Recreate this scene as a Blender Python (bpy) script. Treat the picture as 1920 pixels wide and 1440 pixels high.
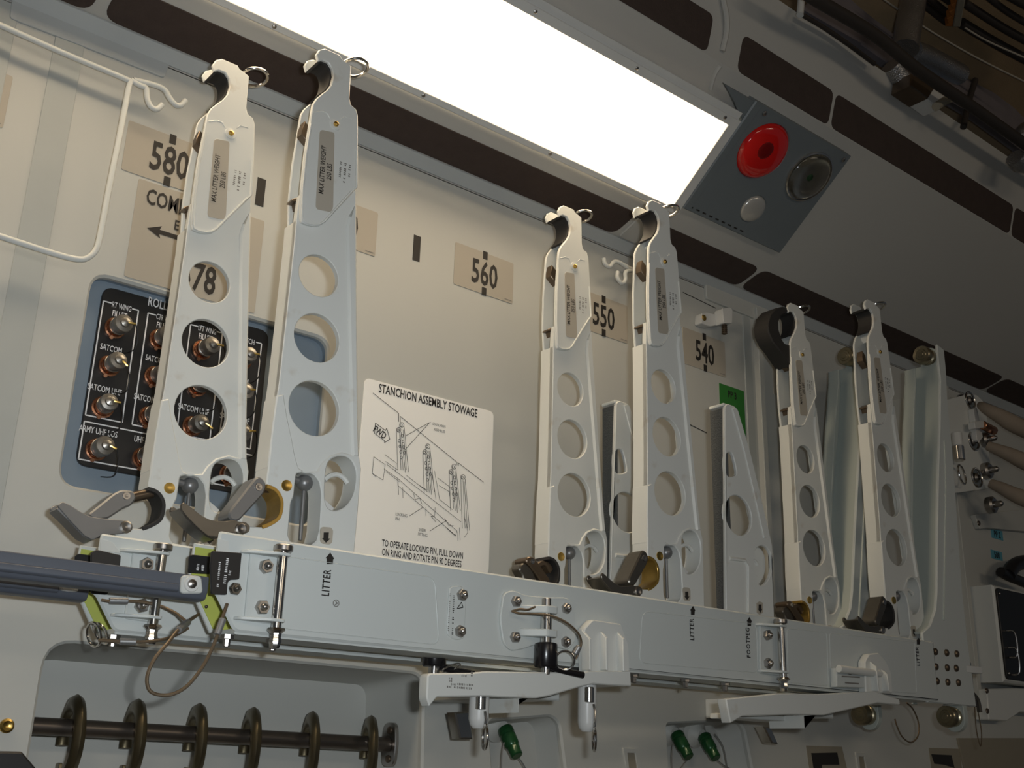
import bpy, bmesh, math, random
from mathutils import Vector, Matrix, geometry
random.seed(7)
for o in list(bpy.data.objects): bpy.data.objects.remove(o, do_unlink=True)
SC = bpy.context.scene
COL = SC.collection
ZO = 2.2                      # height of the station-number line above the floor
# ---------------------------------------------------------------- camera
F_PX = 2060.0
CAM = Vector((-0.42714, -1.24168, -0.71110 + ZO))
_yaw, _pit, _rol = math.radians(38.735), math.radians(18.909), math.radians(1.5565)
FW = Vector((math.sin(_yaw)*math.cos(_pit), math.cos(_yaw)*math.cos(_pit), math.sin(_pit)))
_r0 = Vector((math.cos(_yaw), -math.sin(_yaw), 0)); _u0 = _r0.cross(FW)
RT = math.cos(_rol)*_r0 + math.sin(_rol)*_u0
UP = -math.sin(_rol)*_r0 + math.cos(_rol)*_u0
cd = bpy.data.cameras.new('camera'); cam = bpy.data.objects.new('camera', cd); COL.objects.link(cam)
cd.sensor_width = 36.0; cd.lens = F_PX/1920*36.0; cd.clip_start = .02; cd.clip_end = 60
cam.matrix_world = Matrix((( RT.x, UP.x, -FW.x, CAM.x), (RT.y, UP.y, -FW.y, CAM.y), (RT.z, UP.z, -FW.z, CAM.z), (0,0,0,1)))
SC.camera = cam
# ---------------------------------------------------------------- world, lights, exposure
w = bpy.data.worlds.new('world'); SC.world = w; w.use_nodes = True
w.node_tree.nodes['Background'].inputs[0].default_value = (.55, .62, .70, 1)
w.node_tree.nodes['Background'].inputs[1].default_value = .06
SC.view_settings.view_transform = 'Standard'; SC.view_settings.look = 'None'
SC.view_settings.exposure = 0.0; SC.view_settings.gamma = 1.0; SC.view_settings.use_curve_mapping = False
def area(name, loc, target, size, power, col, spread=0):
    l = bpy.data.lights.new(name, 'AREA'); l.energy = power; l.color = col; l.shape = 'RECTANGLE'; l.size, l.size_y = size
    if spread: l.spread = math.radians(spread)
    o = bpy.data.objects.new(name, l); COL.objects.link(o); o.location = loc
    o.rotation_euler = (Vector(target) - Vector(loc)).to_track_quat('-Z', 'Y').to_euler(); return o
# the photographer's flash, a small lamp just right of and above the lens
_fl = CAM + RT*.055 + UP*.03 + FW*.02
area('camera_flash', tuple(_fl), tuple(_fl + FW*2 - RT*.45 - UP*.1), (.035, .02), 2.95, (.89, .955, 1.0), 116)
# unseen far-side fixtures, added for warm fill and reflections on the metal
area('added_far_light', (-1.6, -4.4, ZO+.35), (.4, 0, 1.7), (1.7, .25), 9, (1.0, .84, .64))
area('added_far_light', (1.4, -4.4, ZO+.35), (.4, 0, 1.7), (1.7, .25), 9, (1.0, .84, .64))
LIGHT_STRENGTH = 11.0
LIGHT_COL = (1.0, .79, .53, 1)
# ---------------------------------------------------------------- pixel -> place helpers (photo is 1920 x 1440)
def ray(x, y): return FW + RT*((x-960)/F_PX) + UP*((720-y)/F_PX)
def aY(x, y, Y): d = ray(x, y); return CAM + d*((Y-CAM.y)/d.y)
def aX(x, y, X): d = ray(x, y); return CAM + d*((X-CAM.x)/d.x)
def aZ(x, y, Z): d = ray(x, y); return CAM + d*((Z+ZO-CAM.z)/d.z)
def aP(x, y, p0, n): d = ray(x, y); n = Vector(n); return CAM + d*((Vector(p0)-CAM).dot(n)/d.dot(n))
# ---------------------------------------------------------------- materials
MATS = {}
def mat(name, col, rough=.5, metal=0, noise=.06, scale=18, bump=0, spec=.5, emit=None, trans=0, coat=0, wear=None):
    m = bpy.data.materials.new(name); m.use_nodes = True; nt = m.node_tree; b = nt.nodes['Principled BSDF']
    b.inputs['Roughness'].default_value = rough; b.inputs['Metallic'].default_value = metal
    b.inputs['Specular IOR Level'].default_value = spec
    if trans: b.inputs['Transmission Weight'].default_value = trans
    if coat: b.inputs['Coat Weight'].default_value = coat
    tc = nt.nodes.new('ShaderNodeTexCoord'); nz = nt.nodes.new('ShaderNodeTexNoise'); nz.inputs['Scale'].default_value = scale
    nz.inputs['Detail'].default_value = 5
    nt.links.new(tc.outputs['Object'], nz.inputs['Vector'])
    mx = nt.nodes.new('ShaderNodeMix'); mx.data_type = 'RGBA'
    c = Vector(col)
    mx.inputs[6].default_value = (*(c*(1-noise)), 1); mx.inputs[7].default_value = (*[min(1, v*(1+noise)) for v in col], 1)
    nt.links.new(nz.outputs['Fac'], mx.inputs[0]); out = mx.outputs[2]
    if wear:
        n2 = nt.nodes.new('ShaderNodeTexNoise'); n2.inputs['Scale'].default_value = wear[1]; n2.inputs['Detail'].default_value = 8
        nt.links.new(tc.outputs['Object'], n2.inputs['Vector'])
        rp = nt.nodes.new('ShaderNodeValToRGB'); rp.color_ramp.elements[0].position = wear[2]; rp.color_ramp.elements[1].position = wear[2]+.1
        nt.links.new(n2.outputs['Fac'], rp.inputs[0])
        m2 = nt.nodes.new('ShaderNodeMix'); m2.data_type = 'RGBA'; m2.inputs[7].default_value = (*wear[0], 1)
        nt.links.new(rp.outputs[0], m2.inputs[0]); nt.links.new(out, m2.inputs[6]); out = m2.outputs[2]
    nt.links.new(out, b.inputs['Base Color'])
    if bump:
        bp = nt.nodes.new('ShaderNodeBump'); bp.inputs['Strength'].default_value = bump; bp.inputs['Distance'].default_value = .002
        n3 = nt.nodes.new('ShaderNodeTexNoise'); n3.inputs['Scale'].default_value = 400; nt.links.new(tc.outputs['Object'], n3.inputs['Vector'])
        nt.links.new(n3.outputs['Fac'], bp.inputs['Height']); nt.links.new(bp.outputs[0], b.inputs['Normal'])
    if emit:
        b.inputs['Emission Color'].default_value = emit[0]; b.inputs['Emission Strength'].default_value = emit[1]
    MATS[name] = m; return m
mat('paint', (.66, .67, .64), .42, noise=.04, scale=9, wear=((.56, .53, .47), 26, .655))
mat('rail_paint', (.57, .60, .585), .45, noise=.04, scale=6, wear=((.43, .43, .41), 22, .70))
mat('wall', (.50, .50, .465), .55, noise=.025, scale=3)
mat('duct', (.46, .45, .42), .55, noise=.03, scale=4)
mat('recess_blue', (.20, .25, .30), .5)
mat('molding', (.42, .44, .44), .5)
mat('groove', (.415, .43, .41), .5)
mat('grille', (.062, .045, .038), .95, noise=.15, scale=60, bump=.4, spec=.2)
mat('lamp_plate', (.15, .17, .18), .45)
mat('frame_white', (.62, .62, .60), .35)
mat('diffuser', (.9, .9, .88), .4, emit=(LIGHT_COL, LIGHT_STRENGTH))
mat('chrome', (.62, .60, .57), .18, 1)
mat('steel', (.40, .38, .36), .32, 1, noise=.12)
mat('dark_steel', (.13, .118, .10), .33, .7, noise=.2, scale=40)
mat('grey_lever', (.20, .20, .20), .38, .5, noise=.12, scale=30)
mat('brown_steel', (.16, .12, .085), .35, .8, noise=.2)
mat('brass', (.62, .42, .12), .3, 1)
mat('gold_zinc', (.17, .14, .085), .38, .9, noise=.25, scale=30)
mat('rod_steel', (.16, .135, .115), .36, .85, noise=.15)
mat('copper', (.55, .27, .16), .25, 1)
mat('connector', (.33, .31, .28), .35, .9)
mat('black', (.012, .012, .013), .4)
mat('black_knob', (.010, .009, .010), .25)
mat('tape_dark', (.085, .09, .09), .95, bump=.8, noise=.2, scale=200)
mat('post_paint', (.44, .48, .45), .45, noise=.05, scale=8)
mat('roller_zinc', (.36, .31, .21), .28, .9, noise=.2)
mat('liner', (.022, .020, .019), .7, noise=.2)
mat('liner_gold_reflection', (.35, .22, .05), .3, .6, noise=.4, scale=60)  # dark jaw liner with a brownish gold reflection put into its colour
mat('bar_blue', (.085, .095, .118), .45, noise=.08)
mat('primer', (.45, .50, .10), .5)
mat('film', (.43, .39, .325), .35, noise=.03)
mat('ink', (.018, .015, .013), .6)
mat('ink_grey', (.20, .19, .175), .6)
mat('white_print', (.75, .75, .75), .5)
mat('sign', (.93, .91, .86), .4, noise=.015)
mat('green_label', (.03, .19, .03), .5)
mat('blue_label', (.10, .33, .42), .5)
mat('green_cap', (.012, .075, .022), .3, .2, coat=.4)
mat('red_lens', (.42, .006, .006), .12, emit=((1, .02, .01, 1), .03), coat=.8)
mat('white_lens', (.55, .53, .49), .25, .4)
mat('reflector', (.70, .66, .58), .16, .95, noise=.3, scale=45)
mat('dark_red', (.16, .004, .004), .3)
mat('lens_glass', (.97, 1, .98), .10, trans=1); MATS['lens_glass'].node_tree.nodes['Principled BSDF'].inputs['IOR'].default_value = 1.45
mat('insul', (.36, .25, .14), .8, noise=.35, scale=5, bump=.3)
mat('foil', (.42, .42, .43), .28, .9, noise=.25, scale=25, bump=.8)
mat('dark_pipe', (.028, .022, .018), .6)
mat('purple', (.17, .15, .16), .7, noise=.2)
mat('orange', (.35, .12, .02), .6)
mat('hose', (.27, .22, .17), .8, noise=.15, scale=40)
mat('cable', (.17, .125, .08), .45, .5)
mat('sleeve', (.30, .30, .30), .4, .6)
mat('floor', (.16, .16, .155), .8)
mat('hold_wall', (.40, .40, .38), .7)
mat('clear_plastic', (.55, .57, .55), .25)
mat('tan_plate', (.28, .25, .19), .7)
# ---------------------------------------------------------------- object helpers
ORI = {}
def finish(bm, name, m, parent=None, origin=None, smooth=38):
    bmesh.ops.recalc_face_normals(bm, faces=bm.faces[:])
    me = bpy.data.meshes.new(name)
    if parent is not None: o0 = Vector(ORI[parent.name])
    elif origin is not None: o0 = Vector(origin)
    else:
        xs = [v.co for v in bm.verts]
        o0 = Vector(((min(c.x for c in xs)+max(c.x for c in xs))/2, (min(c.y for c in xs)+max(c.y for c in xs))/2, min(c.z for c in xs)))
    for v in bm.verts: v.co -= o0
    bm.to_mesh(me); bm.free()
    me.materials.append(MATS[m]); me.shade_smooth(); me.set_sharp_from_angle(angle=math.radians(smooth))
    o = bpy.data.objects.new(name, me); COL.objects.link(o)
    if parent is not None: o.parent = parent
    else: o.location = o0
    ORI[o.name] = o0
    return o
def thing(name, label, cat, loc, group=None):
    o = bpy.data.objects.new(name, None); COL.objects.link(o); o.location = loc; o.empty_display_size = .02
    o['label'] = label; o['category'] = cat
    if group: o['group'] = group
    ORI[o.name] = Vector(loc); return o
def tag(o, label, cat, group=None):
    o['label'] = label; o['category'] = cat
    if group: o['group'] = group
    return o
def struct(o): o['kind'] = 'structure'; return o
def copy_tree(o, parent=None, delta=None):
    c = o.copy(); COL.objects.link(c)
    if parent is not None: c.parent = parent; c.matrix_parent_inverse = Matrix()
    if delta is not None: c.location = o.location + Vector(delta); ORI[c.name] = c.location.copy()
    else: ORI[c.name] = ORI[parent.name]
    for ch in [x for x in COL.objects if x.parent == o]: copy_tree(ch, c)
    return c
# frames: (origin, u, v, n) ; FYW = wall-parallel frame where a = x, b = z, depth d = +y
FYW = (Vector((0,0,0)), Vector((1,0,0)), Vector((0,0,1)), Vector((0,1,0)))
FXW = (Vector((0,0,0)), Vector((0,1,0)), Vector((0,0,1)), Vector((1,0,0)))
FZW = (Vector((0,0,0)), Vector((1,0,0)), Vector((0,1,0)), Vector((0,0,1)))
def sarea(l): return sum(l[i][0]*l[(i+1) % len(l)][1]-l[(i+1) % len(l)][0]*l[i][1] for i in range(len(l)))/2
def clean(l):
    out = []
    for q in l:
        if not out or (q[0]-out[-1][0])**2+(q[1]-out[-1][1])**2 > 1e-10: out.append((q[0], q[1]))
    if len(out) > 2 and (out[0][0]-out[-1][0])**2+(out[0][1]-out[-1][1])**2 < 1e-10: out.pop()
    return out
def inset(l, d):
    # moves a counter-clockwise loop inward by d
    n = len(l); out = []
    for i in range(n):
        a, b, c = Vector(l[i-1]), Vector(l[i]), Vector(l[(i+1) % n])
        e1, e2 = (b-a).normalized(), (c-b).normalized()
        n1, n2 = Vector((-e1.y, e1.x)), Vector((-e2.y, e2.x)); s = n1+n2
        k = s.length_squared
        s = s*(2/k) if k > .5 else n1
        out.append((b.x+s.x*d, b.y+s.y*d))
    return out
def ext(bm, outer, d0, d1, holes=(), ch=.0008, fr=FYW, back=True):
    loops = [clean(outer)]+[clean(h) for h in holes]
    for i, l in enumerate(loops):
        if (sarea(l) > 0) != (i == 0): loops[i] = l[::-1]
    O, U, V, N = fr
    def mk(l, d): return [bm.verts.new(O+U*q[0]+V*q[1]+N*d) for q in l]
    rings = []
    for l in loops:
        if ch > 0:
            il = inset(l, ch); s = 1 if d1 > d0 else -1
            rr = [mk(il, d0), mk(l, d0+ch*s)]+([mk(l, d1-ch*s), mk(il, d1)] if back else [mk(l, d1)])
        else: rr = [mk(l, d0), mk(l, d1)]
        rings.append(rr)
        for a, b in zip(rr[:-1], rr[1:]):
            n = len(a)
            for i in range(n):
                try: bm.faces.new((a[i], a[(i+1) % n], b[(i+1) % n], b[i]))
                except ValueError: pass
    for k in (0, -1):
        vs = [r[k] for r in rings]
        if len(vs) == 1 and len(vs[0]) <= 4 : 
            bm.faces.new(vs[0]); continue
        flat = [v for l in vs for v in l]
        polys = [[Vector((((v.co-O).dot(U)), ((v.co-O).dot(V)), 0)) for v in l] for l in vs]
        for t in geometry.tessellate_polygon(polys):
            try: bm.faces.new([flat[i] for i in t])
            except ValueError: pass
def rnd(pts, r, n=4):
    m = len(pts); out = []
    for i in range(m):
        ri = r[i] if isinstance(r, (list, tuple)) else r
        a, b, c = Vector(pts[i-1]), Vector(pts[i]), Vector(pts[(i+1) % m])
        if ri <= 0: out.append(tuple(b)); continue
        e1, e2 = (a-b), (c-b); l1, l2 = e1.length, e2.length; e1.normalize(); e2.normalize()
        k = min(ri, l1*.48, l2*.48)
        p, q = b+e1*k, b+e2*k
        for j in range(n+1):
            t = j/n; out.append(tuple(p*(1-t)**2+b*2*t*(1-t)+q*t*t))
    return out
def rect(x0, z0, x1, z1, r=0, n=4): 
    q = [(x0, z0), (x1, z0), (x1, z1), (x0, z1)]
    return rnd(q, r, n) if r else q
def circ(x, z, r, n=24, rz=None): return [(x+r*math.cos(2*math.pi*i/n), z+(rz or r)*math.sin(2*math.pi*i/n)) for i in range(n)]
def box(bm, p0, p1, ch=.0008):
    x0, x1 = sorted((p0[0], p1[0])); y0, y1 = sorted((p0[1], p1[1])); z0, z1 = sorted((p0[2], p1[2]))
    ch = min(ch, (x1-x0)*.3, (y1-y0)*.3, (z1-z0)*.3)
    ext(bm, rect(x0, z0, x1, z1), y0, y1, ch=ch)
def basis(d):
    d = Vector(d).normalized(); u = d.orthogonal().normalized(); return u, d.cross(u), d
def lathe(bm, p, d, prof, seg=20):
    u, v, d = basis(d); p = Vector(p); rings = []
    for r, h in prof:
        if r < 1e-6: rings.append([bm.verts.new(p+d*h)])
        else: rings.append([bm.verts.new(p+d*h+(u*math.cos(2*math.pi*i/seg)+v*math.sin(2*math.pi*i/seg))*r) for i in range(seg)])
    for a, b in zip(rings[:-1], rings[1:]):
        for i in range(seg):
            j = (i+1) % seg
            if len(a) == 1 and len(b) == 1: continue
            if len(a) == 1: bm.faces.new((a[0], b[i], b[j]))
            elif len(b) == 1: bm.faces.new((a[i], a[j], b[0]))
            else: bm.faces.new((a[i], a[j], b[j], b[i]))
    for rr in (rings[0], rings[-1]):
        if len(rr) > 1: bm.faces.new(rr)
def cyl(bm, p0, p1, r, r2=None, seg=18, ch=None):
    p0, p1 = Vector(p0), Vector(p1); L = (p1-p0).length; r2 = r if r2 is None else r2; c = min(r, r2)*.12 if ch is None else ch
    lathe(bm, p0, p1-p0, [(r-c, 0), (r, c), (r2, L-c), (r2-c, L)], seg)
def ball(bm, p, r, seg=16, d=(0, 0, 1), sq=1.0):
    n = 9; lathe(bm, p, d, [(r*math.sin(math.pi*i/n), -r*sq*math.cos(math.pi*i/n)) for i in range(n+1)], seg)
def crs(pts, n=6, closed=False):
    P = [Vector(q) for q in pts]; m = len(P); out = []
    for i in range(m if closed else m-1):
        g = (lambda k: P[k % m]) if closed else (lambda k: P[max(0, min(m-1, k))])
        a, b, c, d = g(i-1), g(i), g(i+1), g(i+2)
        for j in range(n):
            t = j/n
            out.append(.5*((2*b)+(c-a)*t+(2*a-5*b+4*c-d)*t*t+(3*b-a-3*c+d)*t**3))
    if not closed: out.append(P[-1])
    return out
def tube(bm, pts, r, seg=10, closed=False, caps=True):
    P = [Vector(q) for q in pts]; m = len(P); rings = []; up = None
    for i in range(m):
        if closed: t = (P[(i+1) % m]-P[i-1])
        else: t = P[min(i+1, m-1)]-P[max(i-1, 0)]
        t.normalize()
        if up is None: up = t.orthogonal().normalized()
        up = (up-t*up.dot(t)); up = up.normalized() if up.length > 1e-6 else t.orthogonal().normalized()
        s = t.cross(up); ri = r[i] if isinstance(r, (list, tuple)) else r
        rings.append([bm.verts.new(P[i]+(up*math.cos(2*math.pi*k/seg)+s*math.sin(2*math.pi*k/seg))*ri) for k in range(seg)])
    for i in range(m if closed else m-1):
        a, b = rings[i], rings[(i+1) % m]
        off = 0
        if closed and i == m-1:
            off = min(range(seg), key=lambda o: sum((a[k].co-b[(k+o) % seg].co).length for k in range(seg)))
        for k in range(seg): bm.faces.new((a[k], a[(k+1) % seg], b[(k+1+off) % seg], b[(k+off) % seg]))
    if not closed and caps: bm.faces.new(rings[0]); bm.faces.new(rings[-1])
def ringpts(c, axis, R, n=28):
    u, v, _ = basis(axis); c = Vector(c)
    return [c+(u*math.cos(2*math.pi*i/n)+v*math.sin(2*math.pi*i/n))*R for i in range(n)]
def torus(bm, c, axis, R, r, n=28, seg=8): tube(bm, ringpts(c, axis, R, n), r, seg, closed=True)
def hexbolt(bm, p, d, r, h):
    # hexagonal nut with a domed bolt end, standing out along d
    u, v, d = basis(d); p = Vector(p); a = random.random()
    def ring(rr, hh): return [bm.verts.new(p+d*hh+(u*math.cos(a+math.pi*k/3)+v*math.sin(a+math.pi*k/3))*rr) for k in range(6)]
    rs = [ring(r, 0), ring(r, h*.75), ring(r*.88, h)]
    for x, y in zip(rs[:-1], rs[1:]):
        for k in range(6): bm.faces.new((x[k], x[(k+1) % 6], y[(k+1) % 6], y[k]))
    bm.faces.new(rs[0]); bm.faces.new(rs[-1])
    lathe(bm, p+d*h*.9, d, [(r*.55, 0), (r*.5, h*.45), (r*.3, h*.8), (0, h*.92)], 12)
def NB(): return bmesh.new()
def single(name, m, parent, fn, **k):
    bm = NB(); fn(bm); return finish(bm, name, m, parent, **k)
_tcache = {}
def text(s, center, h, m, parent, u=(1,0,0), v=(0,0,1), sx=.72, bold=0.0, name='lettering', left=False, maxw=None, lift=.0004, sp=1.0):
    # flat lettering of cap height h, printed a hair above its surface
    cu = bpy.data.curves.new('t', 'FONT'); cu.body = s; cu.size = 1.0; cu.offset = bold; cu.resolution_u = 2; cu.space_character = sp
    to = bpy.data.objects.new('t', cu); COL.objects.link(to); bpy.context.view_layer.update()
    me = bpy.data.meshes.new_from_object(to.evaluated_get(bpy.context.evaluated_depsgraph_get()))
    bpy.data.objects.remove(to); bpy.data.curves.remove(cu)
    xs = [q.co.x for q in me.vertices]; ys = [q.co.y for q in me.vertices]
    if not xs: return None
    x0, x1 = min(xs), max(xs); y0, y1 = min(ys), max(ys)
    k = h/.69; kx = k*sx
    if maxw and (x1-x0)*kx > maxw: kx = maxw/(x1-x0)
    U, V = Vector(u).normalized(), Vector(v).normalized(); N = U.cross(V)
    c = Vector(center); base = Vector(ORI[parent.name]); cx = x0 if left else (x0+x1)/2; cy = .345 if y1-y0 < 1 else (y0+y1)/2
    for q in me.vertices: q.co = c+U*((q.co.x-cx)*kx)+V*((q.co.y-cy)*k)+N*lift-base
    me.materials.clear(); me.materials.append(MATS[m]); me.name = name
    o = bpy.data.objects.new(name, me); COL.objects.link(o); o.parent = parent; ORI[o.name] = base
    return o
def stroke(bm, pts, wd, N, lift=.0004):
    # a printed line: thin flat ribbon on a surface with normal N
    N = Vector(N).normalized()
    for a, b in zip(pts[:-1], pts[1:]):
        a, b = Vector(a), Vector(b); t = (b-a)
        if t.length < 1e-6: continue
        s = N.cross(t.normalized())*wd/2; l = N*lift
        bm.faces.new([bm.verts.new(q+l) for q in (a-s, b-s, b+s, a+s)])
def fine(par, a, b, n, wd, m, N=(0, -1, 0)):
    # illegible fine print: a row of short broken dashes
    bm = NB(); a, b = Vector(a), Vector(b)
    for i in range(n):
        if random.random() < .15: continue
        stroke(bm, [a.lerp(b, (i+.12)/n), a.lerp(b, (i+random.uniform(.5, .85))/n)], wd*random.uniform(.7, 1.2), N, .0003)
    return finish(bm, 'fine_print', m, par)
# ================================================================= SETTING
def PX(l, Y): return [(q.x, q.z) for q in (aY(x, y, Y) for x, y in l)]
def W(X, Y, Z): return Vector((X, Y, Z+ZO))
Z0 = ZO
# ---- wall with the connector recess, the rod recess and the plug pockets
rec_r = aY(613, 700, 0).x
hole_con = rect(-.0705, -.434+ZO, rec_r, -.178+ZO, .022, 5)
hole_rod = rnd([(-.056, -1.15+ZO), (.452, -1.15+ZO), (.432, -.606+ZO), (-.056, -.603+ZO)], [.01, .01, .02, .03], 5)
pk1 = PX([(917, 1352), (1035, 1343), (1049, 1356), (1072, 1540), (932, 1540)], 0)
pk2 = PX([(1250, 1357), (1384, 1352), (1396, 1368), (1430, 1540), (1262, 1540)], 0)
bm = NB(); ext(bm, [(-1.3, -2.2+ZO), (3.6, -2.2+ZO), (3.6, .1343+ZO), (-1.3, .1343+ZO)], 0, .012, [hole_con, hole_rod, rnd(pk1, .008), rnd(pk2, .008)], ch=.003)
wall = struct(finish(bm, 'wall_side', 'wall', origin=(0, 0, 0)))
def pan(name, loop, Y0, Y1, m, inner=None):
    # an open tray behind a hole of the wall: side walls and a floor
    bm = NB(); l = clean(loop)
    if sarea(l) < 0: l = l[::-1]
    il = clean(inner) if inner else l
    a = [bm.verts.new((q[0], Y0, q[1])) for q in l]; b = [bm.verts.new((q[0], Y1, q[1])) for q in il]; n = len(l)
    for i in range(n): bm.faces.new((a[i], a[(i+1) % n], b[(i+1) % n], b[i]))
    for t in geometry.tessellate_polygon([[Vector((q[0], q[1], 0)) for q in il]]): bm.faces.new([b[i] for i in t])
    return finish(bm, name, m, wall, smooth=50)
pan('connector_recess', inset(hole_con if sarea(hole_con) > 0 else hole_con[::-1], -.001), .010, .018, 'recess_blue')
hr = hole_rod if sarea(hole_rod) > 0 else hole_rod[::-1]
cx = .19
pan('rod_recess', inset(hr, -.001), .010, .115, 'wall', [((q[0]-cx)*.93+cx, q[1]-.012 if q[1] > 1.4 else q[1]) for q in inset(hr, -.001)])
for pk in (pk1, pk2):
    l = rnd(pk, .008); l = l if sarea(l) > 0 else l[::-1]
    xs = [q[0] for q in l]; mx = (min(xs)+max(xs))/2
    pan('plug_pocket', inset(l, -.001), .010, .045, 'wall', [((q[0]-mx)*.8+mx, q[1]-.008) for q in inset(l, -.001)])
# joint strips and seams of the wall panels
for x0, x1 in ((-.160, -.125), (-.235, -.205)):
    single('joint_strip', 'groove', wall, lambda bm: ext(bm, rect(x0, -.57+ZO, x1, .13+ZO), -.0015, .002, ch=.0006))
def seam(bm, x0, x1, d):
    ext(bm, rect(x0, -.58+ZO, x1, .128+ZO), -d, .002, ch=.001)
single('panel_edge', 'wall', wall, lambda bm: seam(bm, 1.158, 1.172, .012))
single('panel_edge', 'groove', wall, lambda bm: seam(bm, 1.128, 1.150, .002))
single('panel_edge', 'wall', wall, lambda bm: seam(bm, 1.83, 1.845, .012))
# thin gap line between two wall panels behind the rails
single('panel_gap', 'ink', wall, lambda bm: stroke(bm, [aY(1325, 812, 0), aY(1220, 760, 0)], .0016, (0, -1, 0)))
single('panel_gap', 'ink', wall, lambda bm: stroke(bm, [aY(1280, 548, 0), aY(1342, 578, 0)], .0016, (0, -1, 0)))
# lighter film strips high on the wall, just under the molding
bm = NB(); ext(bm, rnd(PX([(22, 0), (320, 112), (308, 146), (18, 34)], -.002), .004), -.003, .001, ch=.0006); finish(bm, 'upper_strip', 'molding', wall)
bm = NB(); ext(bm, rnd(PX([(1322, 532), (1440, 580), (1438, 607), (1324, 560)], -.004), .004), -.006, .001, ch=.0012); finish(bm, 'upper_strip', 'wall', wall)
# ---- the ventilation duct bulging out above the wall
PR = [(0, .1343), (-.0156, .1499), (-.0771, .1687), (-.2813, .3486), (-.2997, .4127), (-.3333, .4846), (-.315, .50), (.06, .50), (.06, .13), (0, .13)]
bm = NB(); ext(bm, [(q[0], q[1]+ZO) for q in PR], -1.3, 3.9, ch=0, fr=FXW)
duct = struct(finish(bm, 'ceiling_duct', 'duct', origin=(0, 0, 0), smooth=25))
def facet(a, b):
    a3, b3 = Vector((0, a[0], a[1]+ZO)), Vector((0, b[0], b[1]+ZO)); v = (b3-a3).normalized(); u = Vector((1, 0, 0))
    return (a3, u, v, -(u.cross(v))), (b3-a3).length
def onf(fr, x, y):
    q = aP(x, y, fr[0], fr[3])-fr[0]; return q.dot(fr[1]), q.dot(fr[2])
fm, Lm = facet(PR[0], PR[1])
bm = NB(); ext(bm, [(-1.3, .0), (3.9, .0), (3.9, Lm), (-1.3, Lm)], -.003, .002, ch=.001, fr=fm)
tr = struct(finish(bm, 'trim_1', 'molding', origin=(0, 0, 0)))
fl, Ll = facet(PR[1], PR[2])
fu, Lu = facet(PR[3], PR[4])
def strip(fr, L, x0, x1, r0=.02, r1=.02):
    bm = NB(); ext(bm, rnd([(x0, .002), (x1, .002), (x1, L-.002), (x0, L-.002)], [r0, r1, r1, r0], 5), -.0012, .002, ch=.0006, fr=fr)
    finish(bm, 'grille', 'grille', duct)
xa = onf(fl, 187, 14)[0]; xb = onf(fl, 1172, 420)[0]; xc = onf(fl, 1406, 521)[0]; xd = onf(fl, 1857, 724)[0]
for x0, x1 in ((-1.2, xa-.008), (xa+.008, xb), (xb+.06, xc-.004), (xc+.004, xd-.004), (xd+.004, xd+.75), (xd+.76, xd+1.5)): strip(fl, Ll, x0, x1)
ua = onf(fu, 1332, 62)[0]; ub = onf(fu, 1388, 97)[0]; uc = onf(fu, 1560, 205)[0]
for x0, x1 in ((-1.2, ua-.55), (ua-.54, ua), (ub, uc-.004), (uc+.004, uc+.62), (uc+.628, uc+1.3)): strip(fu, Lu, x0, x1, .014, .014)
# ribs and a seam on the duct between the two upper grilles
fmid, Lmid = facet(PR[2], PR[3])
def rib(bm, pts): tube(bm, crs([aP(x, y, fmid[0]-fmid[3]*.001, fmid[3]) for x, y in pts], 4), .004, 8)
single('rib', 'duct', duct, lambda bm: rib(bm, [(1332, 168), (1340, 140), (1350, 124)]))
bm = NB(); f3, L3 = facet(PR[3], PR[5]); tube(bm, crs([aP(x, y, f3[0], f3[3]) for x, y in [(1354, 96), (1362, 60), (1362, 30), (1356, 0), (1350, -40)]], 4), .005, 8); finish(bm, 'rib', 'duct', duct)
# corner bracket on the duct under the light's end
bm = NB(); ext(bm, rnd([(xb+.008, .004), (xb+.05, .004), (xb+.052, Ll-.004), (xb+.006, Ll-.004)], .006), -.005, .002, ch=.002, fr=fl); finish(bm, 'duct_joint', 'duct', duct)
# ---- floor and the far side of the hold, out of view
bm = NB(); box(bm, (-5, -5.5, -.08), (6, .6, 0)); struct(finish(bm, 'floor', 'floor', origin=(0, 0, 0)))
# ---- ceiling: brown insulation blankets above the duct
CZ = .86
bm = NB(); nx, ny = 44, 22
g = [[bm.verts.new((-1.3+i*.125, -2.2+j*.11, CZ+ZO+.018*math.sin(i*1.3)*math.sin(j*1.1)+random.uniform(-.004, .004)+max(0, (-2.2+j*.11)+.6)*-.12)) for j in range(ny)] for i in range(nx)]
for i in range(nx-1):
    for j in range(ny-1): bm.faces.new((g[i][j], g[i+1][j], g[i+1][j+1], g[i][j+1]))
ceil = struct(finish(bm, 'ceiling', 'insul', origin=(0, 0, 0), smooth=80))
# ================================================================= LIGHT FIXTURE
LA, LB = (-.1025, .1765), (-.2486, .2919)
fL, LL = facet(LA, LB)
XL0, XL1 = -1.05, .838
light = thing('ceiling_light', 'long lit fluorescent light with white screwed frame mounted on the duct', 'ceiling light', (0, LA[0], LA[1]+ZO))
single('frame', 'frame_white', light, lambda bm: ext(bm, rect(XL0, 0, XL1, LL), 0, .006, [rect(XL0+.02, .0105, XL1-.020, LL-.0150)], ch=.001, fr=fL))
single('housing', 'frame_white', light, lambda bm: ext(bm, rect(XL0+.002, .001, XL1-.002, LL-.001), .012, .030, ch=.001, fr=fL))
single('diffuser', 'diffuser', light, lambda bm: ext(bm, rect(XL0+.018, .009, XL1-.018, LL-.0135), .003, .010, ch=.0005, fr=fL))
single('hinge', 'frame_white', light, lambda bm: ext(bm, rect(XL0, LL-.002, XL1-.004, LL+.012), .004, .012, ch=.001, fr=fL))
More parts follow.
